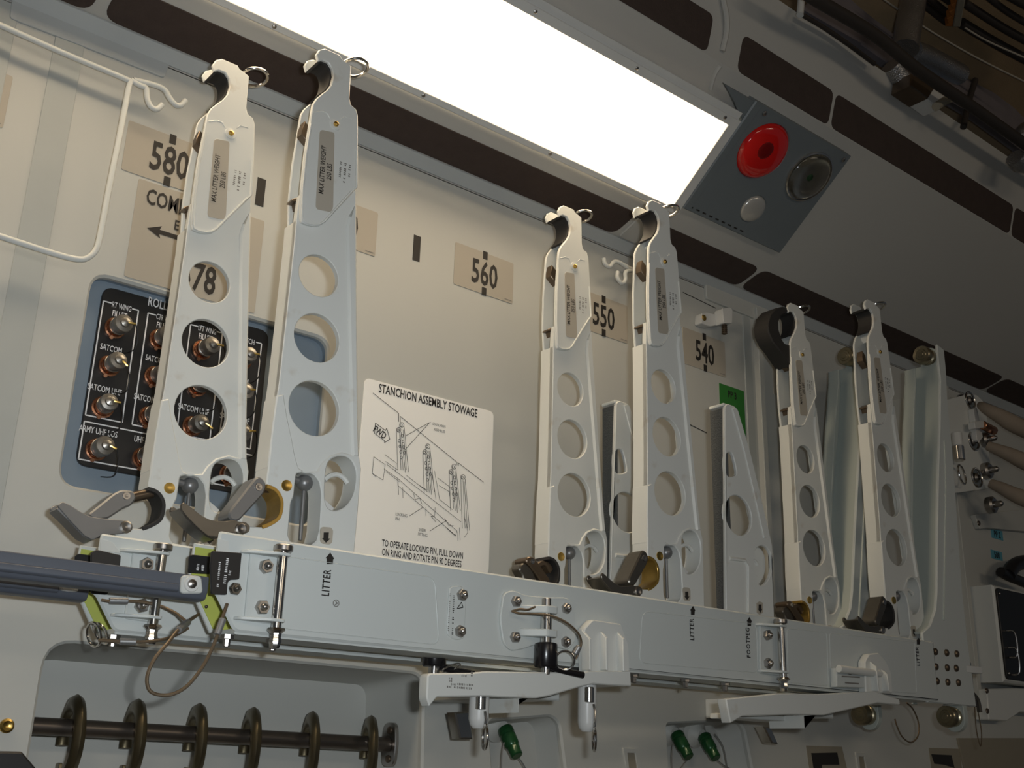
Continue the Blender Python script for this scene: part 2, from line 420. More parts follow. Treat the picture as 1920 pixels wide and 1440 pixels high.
def pt(fr, a, b, d): return fr[0]+fr[1]*a+fr[2]*b+fr[3]*d
nl = -fL[3]
for x, y in ((515, 48), (795, 177), (1032, 287), (1360, 219), (1194, 128), (1005, 20)):
    a, b = onf(fL, x, y); bm = NB(); lathe(bm, pt(fL, a, .005 if b < .09 else LL-.0065, 0), nl, [(.0032, 0), (.003, .0012), (.0018, .002), (0, .0022)], 12); finish(bm, 'screw', 'steel', light)
# ================================================================= LAMP PANEL
fP = (fL[0]+fL[3]*.002, fL[1], fL[2], fL[3])
cn = [onf(fP, *q) for q in ((1278, 391), (1463, 473), (1600, 290), (1440, 207), (1392, 229))]
panel = thing('lamp_panel', 'grey metal lamp panel with three round lenses beside the lit fixture', 'lamp panel', tuple(pt(fP, *cn[1], 0)))
x0p, x1p = XL1+.002, (cn[1][0]+cn[2][0])/2; v0, v1 = (cn[0][1]+cn[1][1])/2, (cn[2][1]+cn[3][1])/2
LENS = [((1431, 284), .0500), ((1516, 331), .0450), ((1412, 392), .0255)]
lc = [(onf(fP, *q), r) for q, r in LENS]
single('plate', 'lamp_plate', panel, lambda bm: ext(bm, rnd([(x0p, v0), (x1p, v0), (x1p, v1), (x0p, v1)], .002, 2), 0, .026, [circ(*c, r*1.01, 28) for c, r in lc], ch=.0012, fr=fP))
single('side_flange', 'lamp_plate', panel, lambda bm: ext(bm, [onf(fP, *q) for q in ((1362, 160), (1442, 206), (1418, 232), (1394, 228), (1380, 196))], .003, .012, ch=.0008, fr=fP))
single('fold', 'lamp_plate', panel, lambda bm: ext(bm, rect(x0p, v0, x0p+.017, v1), -.002, .001, ch=.0015, fr=fP))
for i in range(9):
    a = x0p+.012+i*.0165; bm = NB(); ext(bm, rect(a, v0+.006, a+.008, v0+.0085), -.0006, .001, ch=0, fr=fP); finish(bm, 'hinge_slot', 'ink', panel)
def dome(c, r, k, m, nm, lab=None):
    bm = NB(); n = 8; lathe(bm, pt(fP, *c, .006), nl, [(r, -.004), (r, .005)]+[(r*.98*math.cos(math.pi/2*i/n), .006+r*k*math.sin(math.pi/2*i/n)) for i in range(n+1)], 32)
    o = finish(bm, nm, m, panel, smooth=60)
    if lab: o['label'] = lab
    return o
dome(*lc[0], .30, 'red_lens', 'red_lens', 'round red domed lens')
dome(*lc[1], .34, 'lens_glass', 'clear_lens', 'round clear glass lens')
dome(*lc[2], .30, 'white_lens', 'white_lens', 'small frosted white lens')
bm = NB(); c, r = lc[1]; n = 7; lathe(bm, pt(fP, *c, .030), nl, [(r*.2, -.001)]+[(r*.98*math.sin(math.pi/2*(i+1)/n), .028*(1-math.cos(math.pi/2*(i+1)/n))) for i in range(n)], 28)
finish(bm, 'reflector', 'reflector', panel, smooth=60)
bm = NB(); ball(bm, pt(fP, *c, .012), .012); finish(bm, 'bulb', 'green_cap', panel)
bm = NB(); torus(bm, pt(fP, *c, -.001), nl, r, .0034, 32, 8); finish(bm, 'lens_ring', 'chrome', panel)
bm = NB(); c0, r0 = lc[0]; ball(bm, pt(fP, c0[0]-.008, c0[1]+.004, -.0132), .0165, d=nl, sq=.16); finish(bm, 'lens_centre', 'dark_red', panel)
for q in ((1433, 212), (1581, 299)):
    a, b = onf(fP, *q); bm = NB(); lathe(bm, pt(fP, a, b, -.001), nl, [(.0042, 0), (.004, .0015), (.002, .0028), (0, .003)], 14); finish(bm, 'screw', 'steel', panel)
# ================================================================= LITTER STANCHIONS
YA, YB = -.117, -.219           # front faces of the rear and of the front row
T = .030                        # depth of a stanchion
def z5(l): return [(x/3.6+340, y/3.6+90) for x, y in l]
def z2(l): return [(x/2.4+100, y/2.4+450) for x, y in l]
def z6(l): return [(x/4.085+230, y/4.085+820) for x, y in l]
def z7(l): return [(x/6.4+960, y/6.4+1000) for x, y in l]
def dY(d): return YB+d
HEAD = [(903, 52), (925, 18), (965, 10), (1065, 55), (1078, 80), (1105, 100), (1140, 130), (1135, 220), (1128, 345), (1137, 388), (1172, 418), (1185, 460)]
JAW = [(858, 520), (872, 430), (880, 385), (905, 345), (945, 312), (975, 290), (1003, 255), (1018, 195), (1010, 145), (985, 105), (945, 88), (915, 95)]
cheek = PX(z5(HEAD+[(1186, 700), (1186, 940), (1150, 985), (1060, 1080), (965, 1182), (930, 1203), (890, 1207), (840, 1196), (805, 1180), (797, 1150), (800, 960), (825, 720)]+JAW), YB)
shield = PX(z5([(1165, 470), (1172, 700), (1170, 950), (1140, 975), (1050, 1072), (955, 1178), (925, 1195), (890, 1198), (842, 1188), (815, 1172), (808, 1145), (812, 960), (836, 720), (868, 520), (880, 440), (960, 425), (995, 450), (1010, 490), (1060, 500), (1075, 470), (1100, 455)]), YB)
rearpl = PX(z5(HEAD+[(1186, 700), (1188, 1250), (780, 1250), (797, 1150), (800, 960), (825, 720)]+JAW), YB)
# web / body: left front edge and right edge of the tapered part (photo pixels on the front plane)
LE = [(557, 412), (554, 450), (537.5, 604), (525, 717), (509, 820), (500.5, 903)]
RE = [(674, 852), (672, 800), (670, 600), (669, 420), (669, 350)]
web = PX([(563, 365)]+LE[:-1]+z6([(1120, 200), (1250, 200), (1318, 160), (1340, 225), (1372, 262), (1400, 274), (1490, 270), (1545, 205), (1597, 150), (1680, 126), (1740, 140), (1812, 150)])+RE, YB)
HOL = [((1190, 158), 83), ((1182, 438), 97), ((1170, 755), 110)]
def hole(c, r):
    # round hole: centre in zoom pixels, radius from its photographed height
    p = aY(*z2([c])[0], YB+.002); q = aY(*z2([(c[0], c[1]-r*1.13)])[0], YB+.002); p.x += .0015; return circ(p.x, p.z, (q.z-p.z), 28)
holes = [hole(*h) for h in HOL]
block = PX(z6([(1146, -60), (1120, 200), (1103, 335), (1108, 380), (1150, 395), (1185, 425), (1210, 470), (1216, 520), (1205, 590), (1180, 630), (1120, 668), (1060, 688), (960, 678), (925, 655), (885, 655), (860, 690), (868, 730), (900, 750), (940, 760), (960, 1060), (1755, 1060), (1775, 900), (1805, 560), (1830, 240), (1814, 145), (1740, 128), (1680, 112), (1590, 138), (1530, 195), (1490, 258), (1400, 262), (1350, 235), (1322, 140), (1300, 20), (1262, -160), (1235, -330), (1182, -320)]), YB)
ov = PX(z6([(1563, 230), (1600, 165), (1680, 140), (1750, 170), (1790, 260), (1785, 380), (1755, 470), (1700, 535), (1630, 560), (1575, 540), (1553, 480), (1550, 380)]), YB)
rc = PX(z6([(1332, 275), (1400, 262), (1470, 285), (1510, 340), (1525, 430), (1512, 700), (1490, 790), (1440, 830), (1290, 800), (1268, 750), (1290, 500), (1312, 450), (1325, 330)]), YB)
def sm(l, n=3): return [(q.x, q.y) for q in crs([(a, b, 0) for a, b in l], n, closed=True)]
def ribbon(bm, line, d0, d1, th, fr=FYW):
    # strip of thickness th following a polyline (a,b), extruded from d0 to d1
    n = len(line); nor = []
    for i in range(n):
        t = Vector(line[min(i+1, n-1)])-Vector(line[max(i-1, 0)]); t.normalize(); nor.append(Vector((-t.y, t.x)))
    a = [tuple(Vector(q)+m*th/2) for q, m in zip(line, nor)]; b = [tuple(Vector(q)-m*th/2) for q, m in zip(line, nor)]
    ext(bm, a+b[::-1], d0, d1, ch=min(.0005, th*.2), fr=fr)
base_p = aY(560, 1060, YB); base_p = Vector((base_p.x, YB+T/2, -.545+ZO))
bx_ = aY(537, 911, YB).x
st = thing('litter_stanchion', 'x', 'stanchion', tuple(base_p), 'litter stanchions standing in the two rails')
fc = single('front_cheek', 'paint', st, lambda bm: ext(bm, cheek, dY(-.003), dY(.002), ch=.0011))
def lip(bm):
    l = [Vector((q[0], YB-.0030, q[1])) for q in shield[1:14]]; tube(bm, l, .0014, 6)
    for g in ([(895, 432), (950, 425), (985, 440), (1003, 475)], [(1078, 480), (1100, 462), (1150, 478)]): tube(bm, [Vector((q[0], YB-.0026, q[1])) for q in PX(z5(g), YB-.003)], .0009, 5)
single('raised_lip', 'paint', fc, lip, smooth=60)
single('rear_cheek', 'paint', st, lambda bm: ext(bm, rearpl, dY(T-.004), dY(T), ch=.0011))
core = PX(z5([(985, 95), (1070, 110), (1120, 160), (1112, 340), (1110, 400), (1020, 400), (990, 350), (1018, 270), (1032, 195), (1022, 140)]), YB)
single('head_core', 'paint', st, lambda bm: ext(bm, core, dY(.004), dY(T-.004), ch=.0008))
jaw = PX(z5([(925, 98), (945, 91), (985, 108), (1008, 145), (1015, 195), (1000, 255), (972, 290), (945, 310)]), YB)
jl = single('jaw_liner', 'liner', st, lambda bm: ribbon(bm, [(q.x, q.y) for q in crs([(a, b, 0) for a, b in jaw], 3)], dY(.0015), dY(T-.0015), .003)); jl['label'] = 'dark rubber liner of the upper jaw'
single('web', 'paint', st, lambda bm: ext(bm, web, dY(.002), dY(.010), holes, ch=.0007))
rim = PX([(650, 425), (655, 405), (669, 385), (669, 420), (670, 600), (672, 800), (674, 858), (660, 858), (658, 800), (654, 600)], YB)
single('edge_rim', 'paint', st, lambda bm: ext(bm, rim, dY(-.0012), dY(.022), ch=.0026, back=False))
fl_ = PX(LE[:-1]+[(503, 875)], YB); flr = [(a+.0045, b) for a, b in fl_]
flg = single('side_flange', 'paint', st, lambda bm: ext(bm, fl_+flr[::-1], dY(.0018), dY(T), ch=.0008))
# raised frame on the flange: a slender rounded outline low on its left face
single('base_block', 'paint', st, lambda bm: ext(bm, block, dY(0), dY(T), [sm(ov), rnd(rc, .002, 2)], ch=.0013))
p = aY(*z6([(1255, 370)])[0], YB); br = single('brass_pin', 'brass', st, lambda bm: lathe(bm, (p.x, YB+.002, p.z), (0, -1, 0), [(.0062, 0), (.0060, .0030), (.003, .0026), (0, .0022)], 20)); br['label'] = 'round brass pin head'
kb = aY(*z6([(1392, 350)])[0], YB+.015)
single('detent_knob', 'grey_lever', st, lambda bm: (ball(bm, kb, .0092), cyl(bm, kb, kb+Vector((.001, 0, -.062)), .0022), cyl(bm, kb+Vector((-.016, 0, .002)), kb, .004)))
hk = [aY(*q, YB+.012) for q in z6([(1545, 330), (1580, 298), (1640, 285), (1690, 310), (1720, 350)])]
single('finger_latch', 'paint', st, lambda bm: tube(bm, crs(hk, 4), .0028, 8))
sc_ = aY(*z6([(1590, 520)])[0], YB+.002)
single('latch_plate', 'frame_white', st, lambda bm: ext(bm, rnd(PX(z6([(1552, 460), (1640, 540), (1600, 572), (1556, 545)]), YB), .002), dY(.004), dY(.010), ch=.0004))
def hookring(bm):
    c = aY(*z5([(1172, 132)])[0], YB+.012); torus(bm, c, Vector((.12, -.22, -1)), .0165, .0021, 30, 8)
single('pull_ring', 'chrome', st, hookring)
c1 = aY(*z5([(1030, 525)])[0], YB)
single('bushing', 'paint', st, lambda bm: lathe(bm, (c1.x, YB-.002, c1.z), (0, -1, 0), [(.0075, 0), (.007, .002), (.0055, .0022)], 18))
single('pivot_screw', 'brass', st, lambda bm: lathe(bm, (c1.x, YB-.0025, c1.z), (0, -1, 0), [(.0032, 0), (.0032, .004), (.0015, .0048), (0, .005)], 12))
c2 = aY(*z5([(1122, 320)])[0], YB+.004)
single('set_screw', 'steel', st, lambda bm: ball(bm, (c2.x, YB+.006, c2.z), .002))
# latch parts seen through the open slot
w0 = PX(z5([(862, 470), (900, 520), (905, 640), (870, 600), (838, 560), (842, 520)]), YB)
single('latch_pawl', 'brown_steel', st, lambda bm: ext(bm, w0, dY(.009), dY(.021), ch=.0008))
w1 = PX(z5([(775, 1000), (830, 985), (835, 1060), (815, 1062), (806, 1020), (770, 1012)]), YB)
single('trigger', 'brown_steel', st, lambda bm: ext(bm, w1, dY(.008), dY(.022), ch=.0006))
# printed film and lettering
film = PX(z5([(925, 570), (940, 560), (1020, 578), (1025, 595), (1015, 1085), (1000, 1115), (905, 1095), (897, 1075)]), YB)
fo = single('placard_film', 'film', st, lambda bm: ext(bm, rnd(film, .003), dY(-.0035), dY(-.002), ch=.0002)); fo['label'] = 'tan film placard with black lettering'
def onB(x, y): q = aY(*z5([(x, y)])[0], YB); return Vector((q.x, YB-.0037, q.z))
a_, b_ = onB(928, 1018), onB(953, 642); vdir = (b_-a_)
uu = vdir.normalized(); vv = Vector((0, 1, 0)).cross(uu) if False else uu.cross(Vector((0, 1, 0)))
if uu.cross(vv).y > 0: vv = -vv
text('MAX LITTER WEIGHT', (a_+b_)/2, .0062, 'ink', fo, u=uu, v=vv, maxw=vdir.length, bold=.01)
a2, b2 = onB(978, 915), onB(995, 772)
text('250 LBS', (a2+b2)/2, .0062, 'ink', fo, u=uu, v=vv, maxw=(b2-a2).length, bold=.01)
for q0, q1, n_ in (((1058, 880), (1068, 770), 9), ((1085, 930), (1098, 780), 12), ((1120, 895), (1128, 790), 7)):
    fine(fc, onB(*q0)+Vector((0, .0004, 0)), onB(*q1)+Vector((0, .0004, 0)), n_, .0028, 'ink_grey')
arw = PX(z6([(1512, 700), (1530, 685), (1595, 690), (1612, 712), (1604, 805), (1585, 822), (1525, 815), (1510, 795)]), YB)
ap = single('arrow_placard', 'film', st, lambda bm: ext(bm, rnd(arw, .002), dY(-.0005), dY(.0005), ch=.0002))
ar = [aY(*q, YB-.001) for q in z6([(1540, 728), (1580, 728), (1577, 775), (1592, 775), (1557, 808), (1527, 772), (1538, 772)])]
def flatpoly(bm, pts):
    vs = [bm.verts.new(q) for q in pts]
    for t in geometry.tessellate_polygon([[Vector(q) for q in pts]]): bm.faces.new([vs[i] for i in t])
single('arrow', 'ink', ap, lambda bm: flatpoly(bm, ar))
# lower jaw liner
jl2 = PX(z6([(1100, 375), (1150, 392), (1185, 422), (1210, 470), (1216, 520), (1205, 590), (1180, 630), (1120, 668), (1066, 688)]), YB)

# ---- clamps: open version (lever swung out) and closed version
def clamp_open(parent, m, m2):
    link = PX(z6([(1040, 303), (1078, 330), (1093, 370), (1085, 410), (1060, 450), (970, 548), (885, 640), (850, 650), (812, 630), (800, 600), (812, 560), (900, 450), (985, 340), (1010, 310)]), YB)
    cl = single('clamp_link', m, parent, lambda bm: ext(bm, rnd(link, .003, 2), dY(-.003), dY(.024), ch=.0018))
    q = aY(*z6([(1042, 380)])[0], YB-.003); single('bolt', 'steel', cl, lambda bm: lathe(bm, q, (0, -1, 0), [(.0042, 0), (.004, .0014), (.0015, .0016), (0, .001)], 12))
    lev = PX(z6([(430, 520), (452, 500), (530, 560), (590, 605), (660, 640), (760, 648), (840, 640), (880, 652), (930, 655), (962, 690), (952, 732), (905, 745), (790, 735), (740, 745), (722, 775), (690, 782), (640, 765), (560, 700), (480, 620), (432, 560)]), YB)
    lv = single('clamp_lever', m2, parent, lambda bm: (ext(bm, rnd(lev, .002, 2), dY(-.005), dY(-.002), ch=.0006), ext(bm, rnd(lev, .002, 2), dY(.021), dY(.024), ch=.0006),
         ribbon(bm, PX(z6([(436, 545), (482, 612), (562, 692), (642, 757), (692, 775)]), YB), dY(-.003), dY(.022), .003)))
    q2 = aY(*z6([(905, 702)])[0], YB-.005); single('pivot_bolt', 'steel', lv, lambda bm: lathe(bm, q2, (0, -1, 0), [(.006, 0), (.006, .0015), (.0045, .0025), (.002, .002), (0, .0015)], 16))
    q3 = aY(*z6([(1100, 380)])[0], YB+.010)
    single('clamp_arm', 'brown_steel', cl, lambda bm: cyl(bm, (q.x+.004, YB+.011, q.z+.002), (q3.x+.006, YB+.011, q3.z-.001), .0045))
    return lv
def clamp_closed(parent, m):
    dX = bx_-.5692; off = Vector((dX, YB-YA, 0))
    def pc(l): return [((aY(*q, YA)+off).x, (aY(*q, YA)+off).z) for q in z7(l)]
    a = pc([(150, 300), (190, 278), (235, 285), (272, 325), (440, 560), (430, 640), (370, 640), (200, 400), (150, 350)])
    cl = single('clamp_link', m, parent, lambda bm: ext(bm, rnd(a, .003, 2), dY(-.004), dY(.022), ch=.0016))
    b = pc([(85, 430), (110, 365), (160, 350), (240, 420), (330, 640), (150, 640), (130, 500)])
    lv = single('clamp_lever', 'dark_steel', parent, lambda bm: ext(bm, rnd(b, .003, 2), dY(.000), dY(.018), ch=.0018))
    q = (aY(*z7([(220, 343)])[0], YA)+off); single('bolt', 'chrome', cl, lambda bm: lathe(bm, (q.x, YB-.004, q.z), (0, -1, 0), [(.0036, 0), (.0034, .0012), (.0012, .0014), (0, .0008)], 12))
    c = pc([(300, 375), (400, 315), (480, 335), (540, 420), (500, 480), (440, 380), (380, 390), (400, 470), (350, 440)])
    single('clamp_arm', 'brown_steel', parent, lambda bm: ext(bm, rnd(c, .003, 2), dY(.006), dY(.022), ch=.0012))
def clamp_wide(parent, m):
    # lever and link swung far out to the left (traced at the rear stanchion's own depth)
    off = Vector((bx_-.0094, YB-YA, 0))
    def z3(l): return [(x/2.571, y/2.571+880) for x, y in l]
    def pa(l): return [((aY(*q, YA)+off).x, (aY(*q, YA)+off).z) for q in z3(l)]
    def pv(x, y, e): q = aY(*z3([(x, y)])[0], YA)+off; return Vector((q.x, YB+e, q.z))
    cl = single('clamp_link', m, parent, lambda bm: ext(bm, rnd(pa([(420, 218), (545, 118), (580, 100), (640, 105), (655, 140), (625, 180), (598, 186), (520, 238), (470, 246), (428, 234)]), .003, 2), dY(-.003), dY(.022), ch=.0018))
    single('bolt', 'steel', cl, lambda bm: lathe(bm, pv(604, 130, -.003), (0, -1, 0), [(.0042, 0), (.004, .0014), (.0015, .0016), (0, .001)], 12))
    single('clamp_arm', 'brown_steel', cl, lambda bm: cyl(bm, pv(630, 132, .010), pv(752, 106, .010), .0055))
    lev = pa([(268, 180), (292, 158), (330, 175), (380, 208), (430, 232), (520, 244), (600, 250), (628, 272), (620, 305), (590, 312), (480, 322), (440, 345), (400, 325), (330, 252)])
    lv = single('clamp_lever', m, parent, lambda bm: (ext(bm, rnd(lev, .002, 2), dY(-.005), dY(-.002), ch=.0006), ext(bm, rnd(lev, .002, 2), dY(.019), dY(.022), ch=.0006),
         ribbon(bm, pa([(272, 190), (330, 246), (400, 320), (440, 340)]), dY(-.003), dY(.020), .003)))
    single('pivot_bolt', 'steel', lv, lambda bm: lathe(bm, pv(598, 282, -.005), (0, -1, 0), [(.0065, 0), (.0065, .0015), (.0048, .0025), (.002, .002), (0, .0015)], 16))
XS = {'A': .0094, 'C': .5692, 'E': 1.1239, 'B': .0944, 'D': .6564, 'F': 1.2116}
LBL = {'A': 'pale litter stanchion before the connector panel with grey lever swung far out',
       'B': 'pale litter stanchion in the front rail nearest the white stowage sign, dark lever swung out',
       'C': 'pale litter stanchion in the rear rail between the 560 and 550 numbers, clamp folded',
       'D': 'pale litter stanchion in the front rail whose top meets the end of the lit fixture',
       'E': 'pale litter stanchion in the rear rail with a big black jaw open at its head',
       'F': 'pale litter stanchion in the front rail closest to the roller post with the nine bolts'}
roots = {}
for k in 'ACDEF':
    d = Vector((XS[k]-bx_, (YA-YB) if k in 'ACE' else 0, 0)); roots[k] = (copy_tree(st, None, d), d)
st['label'] = LBL['B']; roots['B'] = (st, Vector((0, 0, 0)))
for k, (r, d) in roots.items():
    r['label'] = LBL[k]
def with_clamp(k):
    r, d = roots[k]
    ORI['__tmp'] = None
    # parts are authored at B's place; the parent origin used is B's, so the copy carries them along
    keep = ORI[r.name]; ORI[r.name] = ORI[st.name]
    single('lower_jaw_liner', 'liner_gold_reflection' if k in 'BDE' else 'liner', r, lambda bm: ribbon(bm, [(q.x, q.y) for q in crs([(a, b, 0) for a, b in jl2], 3)], dY(-.0015), dY(T-.001), .004))
    if k in 'A': clamp_wide(r, 'grey_lever')
    elif k in 'BDF': clamp_open(r, 'dark_steel' if k != 'B' else 'grey_lever', 'dark_steel')
    else: clamp_closed(r, 'brown_steel')
    if k == 'E':
        # large black jaw standing open at the head
        off = Vector((-d.x, -d.y, 0))
        def pe(l): return [((aY(x/3.692+1400, y/3.692+540, YA)+off).x, (aY(x/3.692+1400, y/3.692+540, YA)+off).z) for x, y in l]
        o1 = pe([(288, 140), (250, 128), (200, 140), (160, 185), (142, 250), (150, 310), (180, 375), (225, 430), (300, 540), (316, 540), (316, 400), (262, 385), (240, 350), (222, 290), (220, 235), (240, 190), (285, 165)])
        j = single('open_jaw', 'liner', r, lambda bm: ext(bm, o1, dY(-.001), dY(T+.002), ch=.002)); j['label'] = 'black open jaw'
    ORI[r.name] = keep
for k in 'ABCDEF': with_clamp(k)
# ================================================================= RAILS
FY_, RY_ = -.240, -.138
RW = .055
ZT, ZB_ = -.507, -.603
def rail(name, label, fy, x0, x1):
    r = thing(name, label, 'rail', (x0, fy+RW/2, ZB_+ZO))
    zt, zb = ZT+ZO, ZB_+ZO
    # front wall with its diagonally cut end, rear wall, floor
    single('front_wall', 'rail_paint', r, lambda bm: ext(bm, rnd([(x0+.002, zt), (x0, zt-.058), (x0+.006, zt-.062), (x0+.028, zb+.002), (x1, zb+.002), (x1, zt)], [.003, .004, .002, .006, .001, .001], 3), fy, fy+.005, ch=.0022))
    single('rear_wall', 'rail_paint', r, lambda bm: ext(bm, [(x0-.001, zt-.006), (x0-.003, zt-.045), (x0+.026, zb+.004), (x1, zb+.004), (x1, zt)], fy+RW-.005, fy+RW, ch=.001))
    pr = single('primed_face', 'primer', r, lambda bm: ext(bm, [(x0, zt-.010), (x0-.001, zt-.044), (x0+.028, zb+.008), (x0+.2, zb+.008), (x0+.2, zt-.010)], fy+RW-.0062, fy+RW-.0048, ch=0)); pr['label'] = 'yellow-green primed inner face'
    single('floor_web', 'rail_paint', r, lambda bm: ext(bm, [(fy+.002, zb+.006), (fy+.004, zb), (fy+RW-.004, zb), (fy+RW, zb+.006)], x0+.030, x1, ch=.0008, fr=FXW))
    return r
frail = rail('stowage_rail', 'pale grey channel rail with stencilled LITTER and FOOTPEG marks', FY_, .0155, 1.285)
rrail = rail('stowage_rail', 'pale grey channel rail between the marked rail and the wall', RY_, -.0635, 1.20)
def onF(x, y, e=0): return aY(x, y, FY_-e)
def pin_bracket(par, fy, pxs, bolts, bx):
    # plate with a folded lug above and below that carries an upright pin
    def Q(l, Y): return [(q.x, q.z) for q in (aY(x, y, Y) for x, y in l)]
    b = single('pin_bracket', 'rail_paint', par, lambda bm: ext(bm, rnd(Q(pxs, fy-.002), .004), fy-.003, fy+.001, ch=.001))
    for (x, y) in bolts:
        q = aY(x, y, fy-.003); single('hex_bolt', 'steel', b, lambda bm: hexbolt(bm, (q.x, fy-.003, q.z), (0, -1, 0), .0074, .0060))
    (xt, yt), (xb, yb) = bx; py = fy-.014
    a, c = aY(xt, yt, py), aY(xb, yb, py); a.x = c.x = (a.x+c.x)/2
    for z, s in ((a.z-.004, 1), (c.z+.004, -1)):
        single('lug', 'rail_paint', b, lambda bm: ext(bm, rnd([(a.x-.040, fy+.001), (a.x-.036, fy-.008), (a.x-.008, py-.007), (a.x+.006, py-.007), (a.x+.007, py+.004), (a.x-.004, fy+.001)], .003), z-.0015, z+.0015, ch=.0005, fr=FZW))
    pn = single('pin', 'chrome', b, lambda bm: cyl(bm, (a.x, py, c.z-.004), (a.x, py, a.z+.002), .0050))
    single('pin_head', 'steel', pn, lambda bm: cyl(bm, (a.x, py, a.z-.001), (a.x, py, a.z+.006), .0095, seg=20))
    single('nut', 'chrome', pn, lambda bm: (lathe(bm, (a.x, py, c.z-.003), (0, 0, -1), [(.0085, 0), (.0095, .002), (.006, .005), (.0055, .009), (.0065, .012), (.005, .018), (.0045, .019)], 8)))
    return b
pin_bracket(frail, FY_, [(470, 1028), (527, 1036), (519, 1172), (458, 1163)], [(497, 1062.5), (490, 1139)], ((530.5, 1033), (519.5, 1172)))
pin_bracket(rrail, RY_, [(250, 1028), (305, 1036), (290, 1168), (233, 1160)], [(273, 1059), (264, 1136)], ((304, 1031), (289, 1166)))
pin_bracket(frail, FY_, [(1424, 1168), (1462, 1171), (1464, 1268), (1424, 1262)], [(1437, 1191), (1438, 1244)], ((1465, 1169), (1467, 1266)))
# slightly raised panels pressed into the front wall
def raised(l, rr=.012):
    bm = NB(); lp = rnd([(q.x, q.z) for q in (onF(*q) for q in l)], rr, 5); tube(bm, [Vector((a, FY_-.0001, b)) for a, b in lp], .0007, 5, closed=True); finish(bm, 'pressed_edge', 'rail_paint', frail, smooth=70)
raised([(532, 1043), (815, 1083), (823, 1210), (520, 1178)])
raised([(1205, 1146), (1418, 1170), (1421, 1262), (1198, 1243)])
raised([(1475, 1178), (1550, 1186), (1553, 1286), (1478, 1280)], .008)
raised([(1555, 1187), (1715, 1204), (1718, 1300), (1600, 1292), (1558, 1287)], .006)
# plates on the front wall
def plate_on(nm, l, e=.003, r=.005, m='rail_paint'):
    return single(nm, m, frail, lambda bm: ext(bm, rnd([(q.x, q.z) for q in (onF(x, y, e) for x, y in l)], r, 4), FY_-e, FY_+.001, ch=.001))
pl = plate_on('data_plate', [(843, 1100), (862, 1097), (875, 1106), (872, 1197), (856, 1201), (838, 1190)], .002)
for q in ((865, 1116), (861, 1184)):
    c = onF(*q, .002); single('hex_bolt', 'steel', pl, lambda bm: hexbolt(bm, c, (0, -1, 0), .0068, .0055))
n_ = Vector((0, -1, 0))
def dots(par, l0, l1, n, wd=.0014, m='ink', e=.0022):
    a, b = onF(*l0, e), onF(*l1, e); bm = NB()
    for i in range(n):
        if random.random() < .16: continue
        p = a.lerp(b, (i+.15)/n); q = a.lerp(b, (i+.65)/n); stroke(bm, [p, q], wd*random.uniform(.7, 1.3), n_, .0003)
    finish(bm, 'fine_print', m, par)
dots(pl, (851, 1116), (848, 1191), 22, .0018); dots(pl, (844, 1112), (840, 1184), 20, .0014, 'ink_grey')
bm = NB(); tri = [onF(857, 1141, .0022), onF(868, 1139, .0022), onF(865, 1129, .0022)]
stroke(bm, tri+tri[:1], .0009, n_); finish(bm, 'triangle_mark', 'ink', pl)
lk = plate_on('lock_plate', [(945, 1112), (962, 1106), (985, 1116), (1030, 1120), (1062, 1120), (1077, 1132), (1080, 1200), (1068, 1219), (1040, 1212), (1015, 1205), (985, 1216), (960, 1221), (944, 1205), (938, 1160)], .004, .006)
for q in ((966, 1128), (964, 1195), (1060, 1141), (1059, 1204)):
    c = onF(*q, .004); single('hex_bolt', 'steel', lk, lambda bm: hexbolt(bm, c, (0, -1, 0), .0066, .0055))
lpx = onF(1024.5, 1180, .018).x; lpy = FY_-.018
def lug2(zc):
    ext(bm, rnd([(lpx-.030, FY_-.002), (lpx-.026, FY_-.008), (lpx-.006, lpy-.009), (lpx+.010, lpy-.009), (lpx+.014, lpy+.002), (lpx+.002, FY_-.002)], .003), zc-.0042, zc+.0042, ch=.0008, fr=FZW)
z1_ = aY(1025, 1144, lpy).z; z2_ = aY(1025, 1188, lpy).z
for zc in (z1_, z2_):
    bm = NB(); lug2(zc); finish(bm, 'lug', 'rail_paint', lk)
# lettering stencilled on the front wall
mk = frail
def vtext(s, p0, p1, h, par=mk, m='ink', Y=FY_, bold=.02):
    a, b = aY(*p0, Y-.0004), aY(*p1, Y-.0004); u = Vector((b.x-a.x, 0, b.z-a.z)); L = u.length; u = Vector((0, 0, 1)); v = Vector((-1, 0, 0))
    text(s, (a+b)/2, h, m, par, u=u, v=v, maxw=L, sx=.95, bold=bold, sp=1.15)
def uparrow(x, y, w, h, par=mk):
    pts = [(x-w*.33, y+h/2), (x-w*.36, y), (x-w*.5, y-h*.02), (x+w*.05, y-h/2), (x+w*.5, y+h*.04), (x+w*.38, y+h*.06), (x+w*.33, y+h/2)]
    bm = NB(); flatpoly(bm, [onF(*q, .0006) for q in pts]); finish(bm, 'arrow', 'ink', par)
vtext('LITTER', (608, 1117), (615, 1068), .0085); uparrow(618.5, 1047, 17, 22)
vtext('LITTER', (1296, 1200), (1298, 1160), .0075); uparrow(1299, 1144.5, 10, 17)
vtext('FOOTPEG', (1400, 1232), (1405, 1178), .0075); uparrow(1405, 1165, 10, 17)
vtext('LITTER', (1719, 1247), (1722, 1214), .0075); uparrow(1722, 1202, 8, 13)
bm = NB(); c = onF(630, 1131, .0006); rp = [Vector((c.x+.0034*math.cos(t*.524), c.y, c.z+.0034*math.sin(t*.524))) for t in range(13)]; stroke(bm, rp, .0009, n_); stroke(bm, [c+Vector((-.0015, 0, -.002)), c+Vector((.0015, 0, 0)), c+Vector((-.001, 0, .002))], .001, n_); finish(bm, 'stamp', 'ink_grey', mk)
